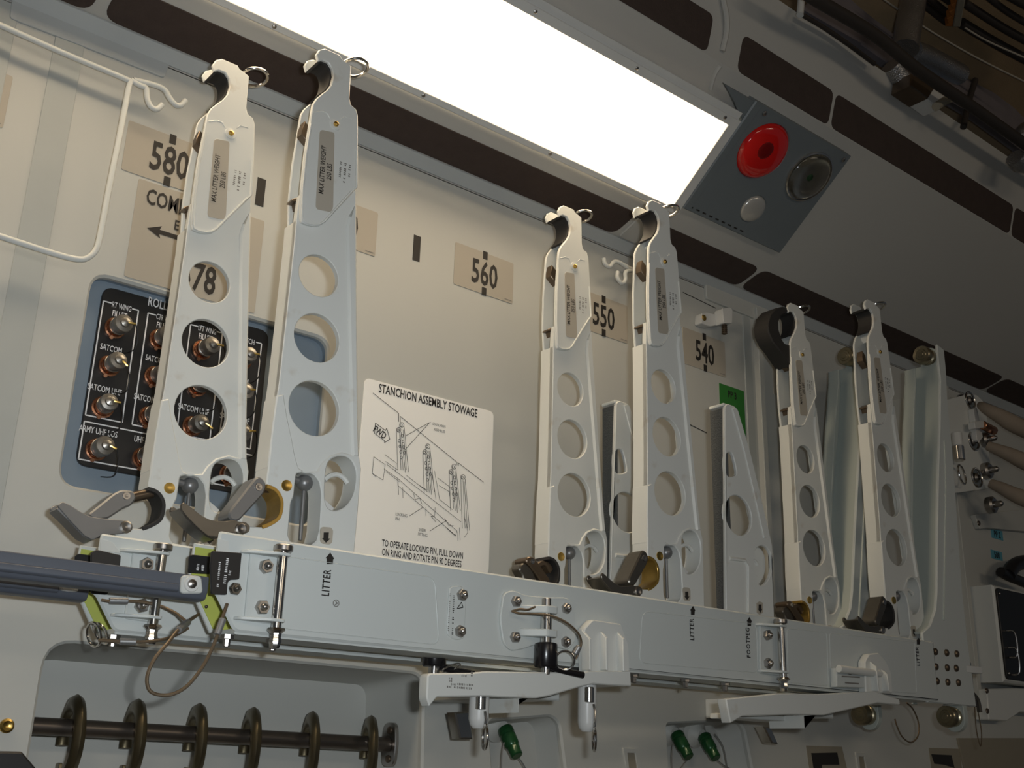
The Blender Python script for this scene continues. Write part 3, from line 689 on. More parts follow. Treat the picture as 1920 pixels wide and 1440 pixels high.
# bolts under the rails
for r, Y, lst in ((frail, FY_+.012, ((430, 1188), (516, 1196), (1192, 1278), (1289, 1275), (1363, 1278))), (rrail, RY_+.012, ((217, 1187),))):
    for x, y in lst:
        c = aZ(x, y, ZB_); c.y = Y+.004; c.x = aY(x, y, Y).x
        single('under_bolt', 'steel', r, lambda bm: lathe(bm, (c.x, c.y, ZB_+ZO), (0, 0, -1), [(.007, 0), (.007, .004), (.004, .0045), (.0035, .011), (.0025, .012)], 8))
# ================================================================= ROLLER POSTS
def dq(l): return [(x/2.571+1680, y/2.571+640) for x, y in l]
def rpost(label, y0, dx, bolts):
    T2 = .054
    def Q(l, Y=-.236): return [(q.x+dx, q.z) for q in (aY(x, y, Y) for x, y in l)]
    out = Q(dq([(146, 20), (165, 12), (200, 14), (232, 40), (240, 120), (252, 330), (272, 520), (288, 740), (318, 1180), (345, 1440)]))
    zb = -.605+ZO
    right = out[2:]; xr = right[-1][0]+.006
    left = Q(dq([(205, 100), (215, 180), (213, 400), (205, 640), (200, 900), (198, 1200), (192, 1290), (165, 1370), (128, 1404)]))
    # front flange: narrow strip on the right, widening into the foot plate
    front = [left[0]]+left[1:]+[(left[-1][0]-.002, zb), (xr, zb)]+right[::-1]
    r = thing('roller_post', label, 'post', (left[5][0]+.02, y0+T2/2, zb), 'roller posts at the end of the rails')
    single('front_flange', 'rail_paint', r, lambda bm: ext(bm, rnd(front, .001, 2), y0, y0+.006, ch=.0015))
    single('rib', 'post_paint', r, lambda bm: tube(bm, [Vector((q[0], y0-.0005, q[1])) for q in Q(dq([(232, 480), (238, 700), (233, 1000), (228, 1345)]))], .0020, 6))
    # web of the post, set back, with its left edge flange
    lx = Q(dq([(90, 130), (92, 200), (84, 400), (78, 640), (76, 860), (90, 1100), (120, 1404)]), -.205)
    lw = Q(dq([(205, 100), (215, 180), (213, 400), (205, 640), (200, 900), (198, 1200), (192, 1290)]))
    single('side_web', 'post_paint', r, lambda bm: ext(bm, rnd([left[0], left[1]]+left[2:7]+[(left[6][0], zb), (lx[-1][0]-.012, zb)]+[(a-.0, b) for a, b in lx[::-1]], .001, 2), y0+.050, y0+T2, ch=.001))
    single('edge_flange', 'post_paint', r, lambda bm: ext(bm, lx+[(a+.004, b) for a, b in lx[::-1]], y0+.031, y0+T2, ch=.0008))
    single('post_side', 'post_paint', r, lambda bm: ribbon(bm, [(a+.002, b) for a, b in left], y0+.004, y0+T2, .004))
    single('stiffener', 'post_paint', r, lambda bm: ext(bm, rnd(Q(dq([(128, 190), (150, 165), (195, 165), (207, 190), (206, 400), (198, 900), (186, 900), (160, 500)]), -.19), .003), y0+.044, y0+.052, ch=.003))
    ct = aY(1725, 664, -.216); cb_ = aY(1771, 1343, -.216)
    for c, low in ((ct, 0), (cb_, 1)):
        xc, yc, zc = c.x+dx, y0+.020, c.z
        single('roller', 'roller_zinc', r, lambda bm: lathe(bm, (xc+.034, yc, zc), (-1, 0, 0), [(.0155, 0), (.0160, .002), (.0160, .012), (.0125, .014), (.0125, .018), (.0175, .020), (.0175, .030), (.016, .032), (.011, .0315), (.010, .033), (.006, .033), (.005, .0345), (0, .0345)], 26))
        if not low: single('roller_ear', 'post_paint', r, lambda bm: ext(bm, rnd([(yc-.018, zc-.035), (yc+.018, zc-.035), (yc+.019, zc+.008), (yc+.008, zc+.020), (yc-.008, zc+.020), (yc-.019, zc+.008)], .008, 4), xc+.030, xc+.038, ch=.001, fr=FXW))
        else: single('roller_yoke', 'post_paint', r, lambda bm: ext(bm, rnd([(yc-.019, zb+.006), (yc+.019, zb+.006), (yc+.020, zc-.010), (yc+.008, zc-.024), (yc-.008, zc-.024), (yc-.020, zc-.010)], .009, 4), xc+.028, xc+.040, ch=.001, fr=FXW))
    for x, y in bolts:
        q = aY(x, y, y0); single('rivet_bolt', 'brown_steel', r, lambda bm: lathe(bm, (q.x+dx, y0, q.z), (0, -1, 0), [(.0060, 0), (.0056, .0025), (.0035, .004), (0, .0042)], 14))
    return r
B9 = [(1753, 1222), (1774, 1224), (1793, 1226), (1754, 1250), (1775, 1252), (1792, 1253), (1756, 1277), (1776, 1279), (1796, 1280)]
rpost('pale tapered roller post joined to the marked rail by nine bolts', -.236, 0, B9)
rpost('pale tapered roller post in the rear rail behind the last stanchion', -.136, -.097, [])
# ================================================================= FOOTPEG BRACKETS
def fz(l): return [(x/3.35+1120, y/3.35+740) for x, y in l]
def footpeg(label, y0, dx):
    Tf = .030
    def Q(l): return [(q.x+dx, q.z) for q in (aY(x, y, -.219) for x, y in fz(l))]
    zb = -.545+ZO
    out = Q([(802, 72), (820, 55), (868, 75), (885, 95), (960, 350), (1030, 640), (1085, 880), (1100, 950), (1112, 1395)])+[(Q([(1112, 1395)])[0][0], zb), (Q([(804, 1345)])[0][0], zb)]
    h1 = Q([(812, 372), (835, 362), (852, 378), (876, 480), (868, 508), (840, 515), (816, 505), (808, 440)])
    c = Q([(888, 757)])[0]; r_ = abs(Q([(858, 628)])[0][1]-Q([(905, 888)])[0][1])/2
    ovl = Q([(990, 985), (1020, 950), (1060, 955), (1090, 1000), (1098, 1080), (1080, 1150), (1045, 1195), (1015, 1190), (998, 1150), (988, 1060)])
    r = thing('footpeg_bracket', label, 'bracket', (out[0][0]+.03, y0+Tf/2, zb), 'footpeg brackets')
    single('face_plate', 'paint', r, lambda bm: ext(bm, rnd(out, .003, 2), y0, y0+.006, [sm(h1, 2), circ(c[0], c[1], r_, 26), sm(ovl, 2)], ch=.0012))
    single('edge_rim', 'paint', r, lambda bm: ribbon(bm, Q([(850, 85), (925, 350), (992, 640), (1050, 900)]), y0-.002, y0+.020, .006))
    sp = single('tape_side', 'tape_dark', r, lambda bm: ext(bm, [(out[0][0], zb), (out[0][0]+.004, zb), (out[0][0]+.004, out[0][1]-.002), (out[0][0], out[0][1]-.002)], y0+.001, y0+Tf, ch=.0005)); sp['label'] = 'dark grip tape on the side face'
    tp = out[1][1]
    single('top_cap', 'paint', r, lambda bm: ext(bm, rnd([(out[0][0]-.001, tp), (out[2][0], tp), (out[2][0], tp-.005), (out[0][0]-.001, tp-.005)], .0015, 2), y0+.002, y0+Tf+.001, ch=.001))
    pkt = Q([(830, 1030), (985, 1028), (985, 1345), (830, 1345)])
    single('stiffener', 'paint', r, lambda bm: tube(bm, [Vector((q[0], y0, q[1])) for q in Q([(830, 1028), (925, 1040), (945, 1080), (945, 1370)])], .003, 8))
    hk = [Vector((q[0], y0+.012, q[1])) for q in Q([(990, 1030), (1015, 1030), (1035, 1045), (1045, 1065)])]
    single('finger_latch', 'paint', r, lambda bm: tube(bm, crs(hk, 4), .0026, 8))
    single('pocket_back', 'paint', r, lambda bm: ext(bm, sm(ovl, 2), y0+.012, y0+.016, ch=.0005))
    ap = Q([(998, 1310), (1018, 1298), (1040, 1308), (1040, 1370), (1018, 1382), (1000, 1370)])
    a = single('arrow_placard', 'film', r, lambda bm: ext(bm, rnd(ap, .001), y0-.0005, y0+.0005, ch=.0002))
    arp = Q([(1010, 1318), (1028, 1318), (1028, 1345), (1034, 1345), (1020, 1372), (1006, 1345), (1010, 1345)])
    single('arrow', 'ink', a, lambda bm: flatpoly(bm, [Vector((q[0], y0-.001, q[1])) for q in arp]))
    return r
footpeg('pale triangular footpeg bracket in front of the green PP 3 tag', -.219, 0)
footpeg('pale triangular footpeg bracket half hidden behind the front stanchion', -.117, aY(1155, 757, -.117).x-aY(1359, 757, -.219).x)
# ================================================================= WALL LABELS
WN = Vector((0, -1, 0))
def wl(x, y, e=0): return aY(x, y, -e)
def film_label(name, label, x0, z0, x1, z1, group=None, m='film', y=0, r=.003):
    bm = NB(); ext(bm, rect(x0, z0+ZO, x1, z1+ZO, r, 3), y-.0008, y+.0004, ch=.0002)
    return tag(finish(bm, name, m), label, 'label', group)
def tick(par, x, z0, z1, wd=.0085):
    bm = NB(); ext(bm, rect(x-wd/2, z0+ZO, x+wd/2, z1+ZO), -.0014, -.0006, ch=0); finish(bm, 'tick_mark', 'ink', par)
SAID = ['tan wall label reading 590 beside the hook frame', 'tan wall label reading 580 above the COMPARTMENT label', 'tan wall label reading 570 half hidden by the stanchion', 'tan wall label reading 560 on open wall above the stowage sign', 'tan wall label reading 550 between two stanchion heads', 'tan wall label reading 540 above the green tape tag', 'tan wall label reading 530 behind the black jaw']
for i, s in enumerate(('590', '580', '570', '560', '550', '540', '530')):
    X = (i-1)*.254
    lb = film_label('station_label', SAID[i], X-.058, -.0345, X+.057, .0355, 'station number labels')
    text(s, (X, -.0009, .0+ZO), .0385, 'ink', lb, sx=.62, bold=.018, maxw=.072)
    tick(lb, X, .0245, .0375); tick(lb, X, -.036, -.0235)
    bm = NB(); stroke(bm, [Vector((X+.040, -.0009, -.0300+ZO)), Vector((X+.054, -.0009, -.0300+ZO))], .0010, WN); finish(bm, 'fine_print', 'ink_grey', lb)
for X, nm in ((.127, 'black tick strip on the wall right after the 580 label'), (.381, 'black tick strip on open wall just before the 560 label'), (1.397, 'black tick strip on the wall beside the last stanchion')):
    bm = NB(); ext(bm, rect(X-.0062, -.0185+ZO, X+.0062, .0225+ZO), -.0008, .0004, ch=.0002); tag(finish(bm, 'tick_strip', 'ink'), nm, 'label', 'tick strips on the wall')
c0, c1, c2 = wl(259, 334), wl(233, 518), wl(497, 405)
zt_ = c0.z-ZO; x0_ = (c0.x+c1.x)/2; zb_ = c1.z-ZO
cp = film_label('compartment_label', 'tan COMPARTMENT label below the 580 number', x0_, zb_, c2.x, zt_)
cl_, cr_ = wl(274, 369), wl(478, 448)
text('COMPARTMENT', (cl_.x, -.0009, wl(300, 370).z-.004), .0205, 'ink', cp, sx=.62, bold=.02, left=True, maxw=cr_.x-cl_.x+.004)
q = wl(331, 423); text('E', (q.x, -.0009, q.z), .013, 'ink', cp, sx=.7, bold=.02)
q = wl(388, 525); text('578', (q.x-.012, -.0009, q.z), .036, 'ink', cp, sx=.62, bold=.02)
a, b = wl(275, 428), wl(340, 440); zc = (a.z+b.z)/2-.003
bm = NB(); flatpoly(bm, [Vector((a.x+dx, -.0012, zc+dz)) for dx, dz in ((0, 0), (.018, .0085), (.016, .003), (.05, .003), (.05, -.003), (.016, -.003), (.018, -.0085))]); finish(bm, 'arrow', 'ink', cp)
# green and blue tape tags
g0, g1 = wl(1348, 718), wl(1395, 806)
gt = film_label('tape_tag', 'bright green PP 3 tape tag on the wall', g0.x, g1.z-ZO-.02, g1.x+.004, g0.z-ZO, m='green_label', r=.001)
q = wl(1372, 741); text('PP 3', (q.x, -.0009, q.z), .013, 'ink', gt, sx=.75, bold=.02, maxw=.045)
b0, b1 = wl(1857, 990), wl(1881, 1014); e0, e1 = wl(1857, 1030), wl(1880, 1052)
bt = film_label('tape_tag', 'pale blue PP 2 tape tag on the wall above the 500 tag', b0.x, b1.z-ZO, b1.x, b0.z-ZO, m='blue_label', r=.001)
text('PP 2', ((b0.x+b1.x)/2, -.0009, (b0.z+b1.z)/2), .014, 'ink', bt, sx=.8, bold=.02, maxw=.04)
b5 = film_label('tape_tag', 'pale blue 500 tape tag below the PP 2 tag', e0.x, e1.z-ZO, e1.x, e0.z-ZO, m='blue_label', r=.001)
text('500', ((e0.x+e1.x)/2, -.0009, (e0.z+e1.z)/2), .014, 'ink', b5, sx=.8, bold=.02, maxw=.04)
# ================================================================= STOWAGE SIGN
S0, S1 = Vector((.3085, 0, -.2185+ZO)), Vector((.5345, 0, -.462+ZO))
def zs(x, y): return aY(x/3.4275+600, y/3.4275+680, -.0016)
bm = NB(); ext(bm, rect(S0.x, S1.z, S1.x, S0.z, .009, 5), -.0014, .0004, ch=.0003)
sign = tag(finish(bm, 'stowage_sign', 'sign'), 'white sign reading STANCHION ASSEMBLY STOWAGE with a line drawing', 'sign')
def stext(s, x, y, h, w=None, **k): q = zs(x, y); return text(s, (q.x, -.0014, q.z), h, 'ink', sign, maxw=w, **k)
tw = zs(1056, 345).x-zs(352, 155).x
stext('STANCHION ASSEMBLY STOWAGE', 705, 247, .0122, tw, sx=.62, bold=.018)
w1_ = zs(925, 1245).x-zs(405, 1165).x; w2_ = zs(915, 1295).x-zs(405, 1220).x
stext('TO OPERATE LOCKING PIN, PULL DOWN', 665, 1200, .0088, w1_, sx=.6, bold=.015); stext('ON RING AND ROTATE PIN 90 DEGREES', 660, 1256, .0088, w2_, sx=.6, bold=.015)
stext('STANCHION', 765, 402, .0038, .030); stext('ASSEMBLIES', 767, 436, .0038, .032); stext('LOCKING', 523, 978, .0042, .024); stext('PIN', 497, 1004, .0042); stext('SHEER', 657, 1076, .0042, .018); stext('FITTING', 660, 1106, .0042, .021)
q = zs(385, 448); text('FWD', (q.x, -.0014, q.z), .0095, 'ink', sign, u=(1, 0, -.42), v=(.42, 0, 1), sx=.7, bold=.02, maxw=.021)
def draw(name, lines, wd=.0007, m='ink'):
    wd *= 1.05
    bm = NB()
    for l in lines: stroke(bm, [zs(*q) for q in l], wd, WN, .0003)
    return finish(bm, name, m, sign)
draw('drawing_ceiling', [[(340, 195), (505, 325), (505, 380)], [(515, 385), (515, 345), (880, 640), (880, 660)], [(888, 665), (890, 645), (1050, 768)]], .0008)
draw('drawing_leaders', [[(550, 470), (700, 387), (712, 385)], [(545, 560), (700, 390)], [(575, 985), (660, 930)], [(705, 1082), (812, 1015)]], .0007)
draw('drawing_fwd_arrow', [[(355, 388), (420, 437), (428, 422), (448, 492), (414, 514), (413, 500), (350, 455), (355, 388)]], .0009)
def ell(x, y, a, b, n=9): return [(x+a*math.cos(6.283*i/n), y+b*math.sin(6.283*i/n)) for i in range(n+1)]
L_ = []
for (x, y, h, w) in ((505, 432, 260, 15), (525, 400, 290, 15), (674, 575, 260, 14), (692, 538, 280, 14), (842, 702, 250, 13), (860, 668, 270, 13), (918, 735, 330, 14)):
    L_ += [ell(x, y, 15, 16), ell(x-4, y+2, 7, 8), [(x-w, y+12), (x-w+10, y+h)], [(x+w, y+12), (x+w+28, y+h+14)], [(x+w-6, y+30), (x+w+14, y+h)]]
    L_ += [ell(x+3+i*5, y+70+i*36, 7-i*.2, 10, 7) for i in range(4)] if x != 918 else [[(x, y+20), (x+14, y+h)]]
draw('drawing_stanchions', L_, .0007, 'ink')
draw('drawing_rails', [[(410, 682), (500, 745), (880, 1082)], [(430, 655), (905, 1022)], [(420, 635), (500, 690)], [(555, 725), (690, 830)], [(770, 880), (850, 945)], [(500, 745), (500, 790), (870, 1110)], [(425, 700), (510, 765)], [(640, 790), (690, 822)],
     [(345, 605), (418, 655), (405, 755), (335, 712), (345, 605)], [(335, 712), (360, 735)], [(415, 590), (490, 645), (485, 700)], [(755, 740), (835, 800), (830, 860)], [(765, 790), (830, 830)],
     [(600, 840), (612, 880), (640, 870), (655, 910)], [(740, 930), (735, 990), (712, 985), (745, 1025)], [(800, 1000), (825, 1045), (860, 1050)], [(810, 1060), (870, 1115), (880, 1080)], [(735, 695), (770, 890)], [(720, 720), (745, 880)],
     [(500, 740), (505, 850)], [(530, 800), (533, 870)], [(680, 930), (680, 985)], [(885, 1085), (885, 1145)], [(895, 1060), (900, 1140)], [(930, 1000), (950, 1090), (925, 1125)]], .0006, 'ink')
# ================================================================= CONNECTOR PANEL
PY = .014
def cp2(x, y): return aY(x/2.4+100, y/2.4+450, PY)
x0c = (cp2(222, 225).x+cp2(104, 1000).x)/2; z1c = cp2(240, 208).z; z0c = cp2(110, 1012).z; x1c = cp2(972, 420).x
cpan = thing('antenna_connector_board', 'black panel of capped antenna connectors in the blue wall recess', 'panel', ((x0c+x1c)/2, PY, z0c))
single('panel_plate', 'black', cpan, lambda bm: ext(bm, rect(x0c, z0c, x1c, z1c, .014, 5), PY, PY+.005, ch=.0006))
colx = [cp2(225, 275).x, cp2(426, 328).x]; dxc = colx[1]-colx[0]
wcol = cp2(383, 314).x-colx[0]
ztop = cp2(225, 275).z; zbot = cp2(155, 790).z; zrow = cp2(148, 818).z; zend = cp2(125, 988).z
def wline(par, pts, wd=.0016):
    bm = NB(); stroke(bm, [Vector((x, PY-.0002, z)) for x, z in pts], wd, WN); finish(bm, 'white_line', 'white_print', par)
def ptext(s, x, z, h, w=None): text(s, (x, PY-.0001, z), h, 'white_print', cpan, sx=.62, bold=.012, maxw=w)
ptext('ROLL-ON', cp2(405, 270).x+.028, cp2(455, 282).z, .0115, .06)
rowz = [cp2(275, 398).z, cp2(262, 572).z, cp2(235, 758).z, cp2(205, 948).z]
cxs = cp2(275, 398).x-colx[0]
heads = ('RT WING', 'CTR WING', 'LFT WING', 'HATCH')
for c in range(4):
    xl = colx[0]+c*dxc; xr = xl+wcol; xm = (xl+xr)/2
    if xr > x1c: xr = x1c-.006
    wline(cpan, [(xl+.010, ztop), (xl, ztop), (xl, zbot), (xr, zbot), (xr, ztop), (xr-.008, ztop)])
    ptext(heads[c], xm+.001, ztop-.001, .0070, .0235); (ptext('FILLET', xm, ztop-.0115, .0072, .026) if c < 3 else None); ptext('GPS', xm-.002, ztop-.022, .0066)
    ptext('SATCOM', xm-.004, rowz[1]+.0225, .0072, .03); ptext('SATCOM UHF', xm-.004, rowz[2]+.0225, .0072, .044); ptext('ARMY UHF LOS' if c == 0 else 'UHF LOS', xm-.004, rowz[3]+.0225, .0072, .05)
    for r_, z in enumerate(rowz):
        X = xl+cxs
        if X > x1c-.006: continue
        k = random.uniform(.92, 1.05)
        ax = Vector((random.uniform(-.05, .12), -1, random.uniform(-.02, .12))).normalized()
        cn_ = single('connector', 'connector', cpan, lambda bm: lathe(bm, (X, PY, z), ax, [(.0075, 0), (.0075, .009), (.0105*k, .0098), (.0110*k, .013), (.0102*k, .0137), (.0110*k, .0168), (.0112*k, .025), (.0102*k, .0275), (.0058, .0285), (.0055, .032), (.002, .0336), (0, .034)], 18))
        single('flange', 'copper', cn_, lambda bm: (lathe(bm, (X, PY, z), ax, [(.0128, 0), (.0130, .0026), (.011, .003), (.0105, .007), (.0072, .0072)], 20), cyl(bm, (X-.003, PY-.001, z-.012), (X-.003, PY-.004, z-.013), .0028, seg=8)))
        e = Vector((X, PY, z))+ax*.031; t = e+Vector((.008+random.uniform(0, .004), -.002, random.uniform(-.008, .003)))
        single('lanyard_end', 'brass', cn_, lambda bm: tube(bm, [e, e.lerp(t, .5)+Vector((0, -.001, 0)), t], .0013, 6))
        single('lanyard', 'black', cn_, lambda bm: tube(bm, crs([t, t+Vector((.006, .006, -.012)), t+Vector((.006, .012, -.028)), Vector((X+.010, PY-.001, z-.030))], 4), .0007, 5))
wline(cpan, [(colx[0], zrow), (x1c-.006, zrow)]); wline(cpan, [(colx[0], zrow), (colx[0], zend), (x1c-.006, zend)])
# ================================================================= WIRE HOOK FRAMES
HY = -.022
def hp(l, Y=HY): return [aY(x, y, Y) for x, y in l]
hf = thing('hook_frame', 'white wire frame with two hooks hung beside the 580 number', 'hook', tuple(aY(100, 480, HY)))
single('wire_loop', 'paint', hf, lambda bm: tube(bm, crs(hp([(-60, 22), (0, 47), (120, 100), (235, 148), (243, 156), (240, 170), (225, 250), (205, 350), (188, 440), (180, 468), (165, 483), (145, 486), (100, 475), (0, 443), (-60, 424)]), 6), .0036, 10))
for l in ([(245, 150), (262, 160), (274, 166), (276, 185), (283, 200), (294, 205), (304, 196)], [(250, 150), (285, 158), (308, 168), (318, 184), (330, 197), (340, 197), (348, 188)]):
    single('hook', 'paint', hf, lambda bm: tube(bm, crs(hp(l), 5), .0036, 10))
hf2 = thing('hook_frame', 'white wire double hook under the duct near the 550 number', 'hook', tuple(aY(1160, 530, HY)))
z6b = lambda l: [(x/2.88+960, y/2.88+360) for x, y in l]
for l in ([(495, 358), (500, 385), (518, 402), (532, 400), (548, 378), (575, 378), (600, 392), (640, 415), (680, 425)], [(570, 430), (568, 460), (585, 488), (602, 490), (612, 470), (612, 435), (640, 425), (680, 425)]):
    single('hook', 'paint', hf2, lambda bm: tube(bm, crs(hp(z6b(l)), 5), .0036, 10))
# ---- small pivot lug high on the wall
zz = lambda l: [(x/3.6+1240, y/3.6+500) for x, y in l]
lg = thing('pivot_lug', 'small white lug with a screw and spring pin above the 540 number', 'bracket', tuple(aY(1340, 625, -.02)))
single('lug_plate', 'frame_white', lg, lambda bm: ext(bm, rnd(PX(zz([(260, 318), (300, 312), (360, 325), (395, 300), (450, 280), (468, 300), (466, 385), (380, 395), (318, 408), (258, 385)]), -.012), .003), -.016, 0, ch=.001))
single('lug_eye', 'frame_white', lg, lambda bm: ext(bm, rnd(PX(zz([(400, 285), (450, 278), (470, 290), (468, 385), (410, 385)]), -.03), .003), -.034, -.014, ch=.001))
q = aY(*zz([(288, 345)])[0], -.016); single('screw', 'brass', lg, lambda bm: lathe(bm, (q.x, -.016, q.z), (0, -1, 0), [(.006, 0), (.0055, .001), (.002, .0005), (0, 0)], 14))
q1 = aY(*zz([(425, 385)])[0], -.025); q2 = aY(*zz([(427, 450)])[0], -.025); single('spring_pin', 'brown_steel', lg, lambda bm: (cyl(bm, q1, q2, .003), [torus(bm, q1.lerp(q2, t), (0, 0, 1), .0042, .0012, 14, 6) for t in (.2, .4, .6, .8, 1)]))
# ================================================================= NEIGHBOURING BARS AT THE RAIL ENDS
def bar(label, yf, pxs, clip, screw):
    p = [aY(x, y, yf) for x, y in pxs]; zt = sum(q.z for q in p[:2])/2; zb = sum(q.z for q in p[2:4])/2; xe = aY(*pxs[4], yf).x
    r = thing('link_bar', label, 'bar', (xe-.25, yf+.015, zb), 'blue-grey link bars')
    single('tube', 'bar_blue', r, lambda bm: ext(bm, rnd([(yf, zb+.004), (yf+.004, zb-.004), (yf+.026, zb-.004), (yf+.030, zb+.004), (yf+.030, zt), (yf, zt)], [.002, .003, .003, .002, .002, .002], 3), xe-.75, xe, ch=.0008, fr=FXW))
    single('lower_lip', 'bar_blue', r, lambda bm: ext(bm, rnd([(yf-.0025, zb+.002), (yf-.0025, zb+.0075), (yf+.001, zb+.009), (yf+.001, zb)], .001, 2), xe-.75, xe-.03, ch=.0005, fr=FXW))
    q = [aY(x, y, yf-.002) for x, y in clip]
    k = single('end_clip', 'clear_plastic', r, lambda bm: ext(bm, rnd([(a.x, a.z) for a in q], .004, 3), yf-.0035, yf+.001, ch=.001))
    s = aY(*screw, yf-.0035)
    single('washer', 'frame_white', k, lambda bm: lathe(bm, (s.x, yf-.0035, s.z), (0, -1, 0), [(.0078, 0), (.0072, .0012), (.005, .0013)], 20))
    single('screw', 'steel', k, lambda bm: lathe(bm, (s.x, yf-.0045, s.z), (0, -1, 0), [(.0046, 0), (.0043, .002), (.002, .0034), (0, .0036)], 14))
    return r
bar('blue-grey link bar slotted into the end of the marked rail', -.228, [(0, 1029), (390, 1083), (0, 1072), (390, 1118), (391, 1100)], [(340, 1078), (377, 1080), (380, 1113), (337, 1113)], (359, 1095))
bar('blue-grey link bar below and behind, slotted into the rear rail', -.126, [(0, 1078), (165, 1096), (0, 1101), (165, 1119), (168, 1105)], [(110, 1085), (147, 1093), (147, 1111), (110, 1107)], (128, 1094))
# black placards on the rail ends
def placard(par, yf, loop, txt):
    q = [aY(x, y, yf) for x, y in loop]
    k = single('black_placard', 'black', par, lambda bm: ext(bm, rnd([(a.x, a.z) for a in q], .0015, 2), yf, yf+.003, ch=.0005)); k['label'] = 'black placard with tiny white print'
    for s, p0, p1, h in txt:
        a, b = aY(*p0, yf), aY(*p1, yf); a.y = b.y = yf-.0002
        fine(k, a, b, s, h*.55, 'white_print')
zq = lambda x, y: (x/6.545+260, y/6.545+1000)
placard(frail, FY_-.003, [zq(*q) for q in ((900, 215), (1268, 240), (1237, 565), (1130, 570), (1095, 600), (1085, 755), (895, 748), (880, 400))], [(14, zq(965, 660), zq(995, 345), .0038), (15, zq(1045, 640), zq(1090, 300), .0048), (4, zq(1110, 515), zq(1125, 435), .004)])
placard(frail, FY_+RW-.010, [zq(*q) for q in ((625, 275), (655, 258), (885, 285), (880, 500), (612, 485))], [(5, zq(718, 455), zq(730, 370), .005), (5, zq(780, 460), zq(790, 365), .005)])
placard(rrail, RY_-.003, [(171, 1037), (180, 1030), (227, 1041), (224, 1075), (201, 1115), (172, 1113)], [])
placard(rrail, RY_+RW-.010, [(141, 1042), (148, 1038), (175, 1042), (172, 1110), (141, 1105)], [])
q = aY(*zq(1180, 682), FY_-.002); single('end_bolt', 'dark_steel', frail, lambda bm: hexbolt(bm, (q.x, FY_-.001, q.z), (0, -1, 0), .0062, .005))
q = aY(*zq(830, 900), FY_+RW-.007); single('rivet', 'dark_steel', frail, lambda bm: ball(bm, q, .0018))
# torn clear film stuck at the corners of the rails
for par, l, Y in ((frail, [(408, 1010), (428, 1015), (430, 1035), (409, 1037)], FY_-.0008), (rrail, [(187, 1010), (210, 1016), (228, 1038), (188, 1032)], RY_-.0008)):
    single('torn_film', 'clear_plastic', par, lambda bm: ext(bm, [(a.x, a.z) for a in (aY(x, y, Y) for x, y in l)], Y, Y+.0006, ch=.0001))
# ================================================================= LANYARDS
def cable(name, label, pts, r=.0016, sleeves=(), loops=(), m='cable', group=None):
    P3 = [aY(x, y, Y) for x, y, Y in pts]
    t = thing(name, label, 'lanyard', tuple(min(P3, key=lambda q: q.z)), group)
    single('wire', m, t, lambda bm: tube(bm, crs(P3, 6), r, 8))
    for (x0, y0, Ya), (x1, y1, Yb) in sleeves: single('sleeve', 'sleeve', t, lambda bm: cyl(bm, aY(x0, y0, Ya), aY(x1, y1, Yb), .0034, seg=12))
    for (x, y, Y, ax, R) in loops: single('ring', 'chrome', t, lambda bm: torus(bm, aY(x, y, Y), ax, R, .0013, 24, 8))
    return t
cable('wire_lanyard', 'long looped wire lanyard hanging below the rail ends', [(372, 1152, -.20), (352, 1166, -.215), (335, 1180, -.235), (315, 1205, -.243), (290, 1235, -.245), (276, 1268, -.245), (280, 1294, -.245), (300, 1303, -.245), (325, 1301, -.246), (352, 1285, -.247), (380, 1250, -.247), (398, 1215, -.247), (408, 1190, -.247), (415, 1165, -.246), (426, 1132, -.243)], .0017, [((352, 1167, -.216), (334, 1182, -.236)), ((418, 1160, -.2465), (407, 1190, -.2475))])
cable('wire_lanyard', 'brown wire lanyard crossing in front of the rear pin', [(190, 1125, -.144), (215, 1128, -.148), (245, 1127, -.150), (275, 1130, -.152), (305, 1138, -.156), (330, 1150, -.17), (345, 1162, -.19), (352, 1167, -.21)], .0015, [((205, 1126.5, -.147), (240, 1127, -.150))])
cable('wire_lanyard', 'wire lanyard run through the loop below the rear rail end', [(184, 1200, -.142), (210, 1202, -.145), (240, 1203, -.148), (275, 1203, -.155), (310, 1198, -.17), (335, 1188, -.19), (352, 1178, -.205)], .0016, [((224, 1202.5, -.147), (255, 1203.5, -.150))], [(190, 1188, -.118, Vector((.8, .1, .5)), .011), (176, 1190, -.125, Vector((.9, .2, .3)), .012)])
# ================================================================= LOCKING PINS
def lockpin(label, px, py, ztop, zknob, zend, ring, hand, cab, dxs=0):
    t = thing('locking_pin', label, 'pin', (px, py, zend))
    single('shaft', 'chrome', t, lambda bm: cyl(bm, (px, py, zend), (px, py, ztop), .0064))
    single('tip', 'steel', t, lambda bm: cyl(bm, (px, py, ztop-.002), (px, py, ztop+.010), .0052))
    kn = single('knob', 'black_knob', t, lambda bm: lathe(bm, (px, py, zknob), (0, 0, -1), [(.010, 0), (.0128, .001), (.0132, .003), (.0138, .026), (.0125, .028), (.008, .028)], 22))
    single('button', 'chrome', kn, lambda bm: cyl(bm, (px, py, zknob-.026), (px, py, zknob-.036), .005))
    single('handle', 'black_knob', t, lambda bm: tube(bm, [Vector((px+.004, py, zknob-.026)), Vector((px+.02, py-.002, zknob-.030)), Vector((px+.054, py-.004, zknob-.033))], [.005, .0042, .0042], 10))
    single('pull_ring', 'chrome', t, lambda bm: torus(bm, *ring))
    if cab: single('cable', 'cable', t, lambda bm: tube(bm, crs([aY(*q) for q in cab], 6), .0013, 8))
    return t
zk = aY(1024, 1205, lpy).z; rc_ = aY(1060, 1238, lpy-.012)
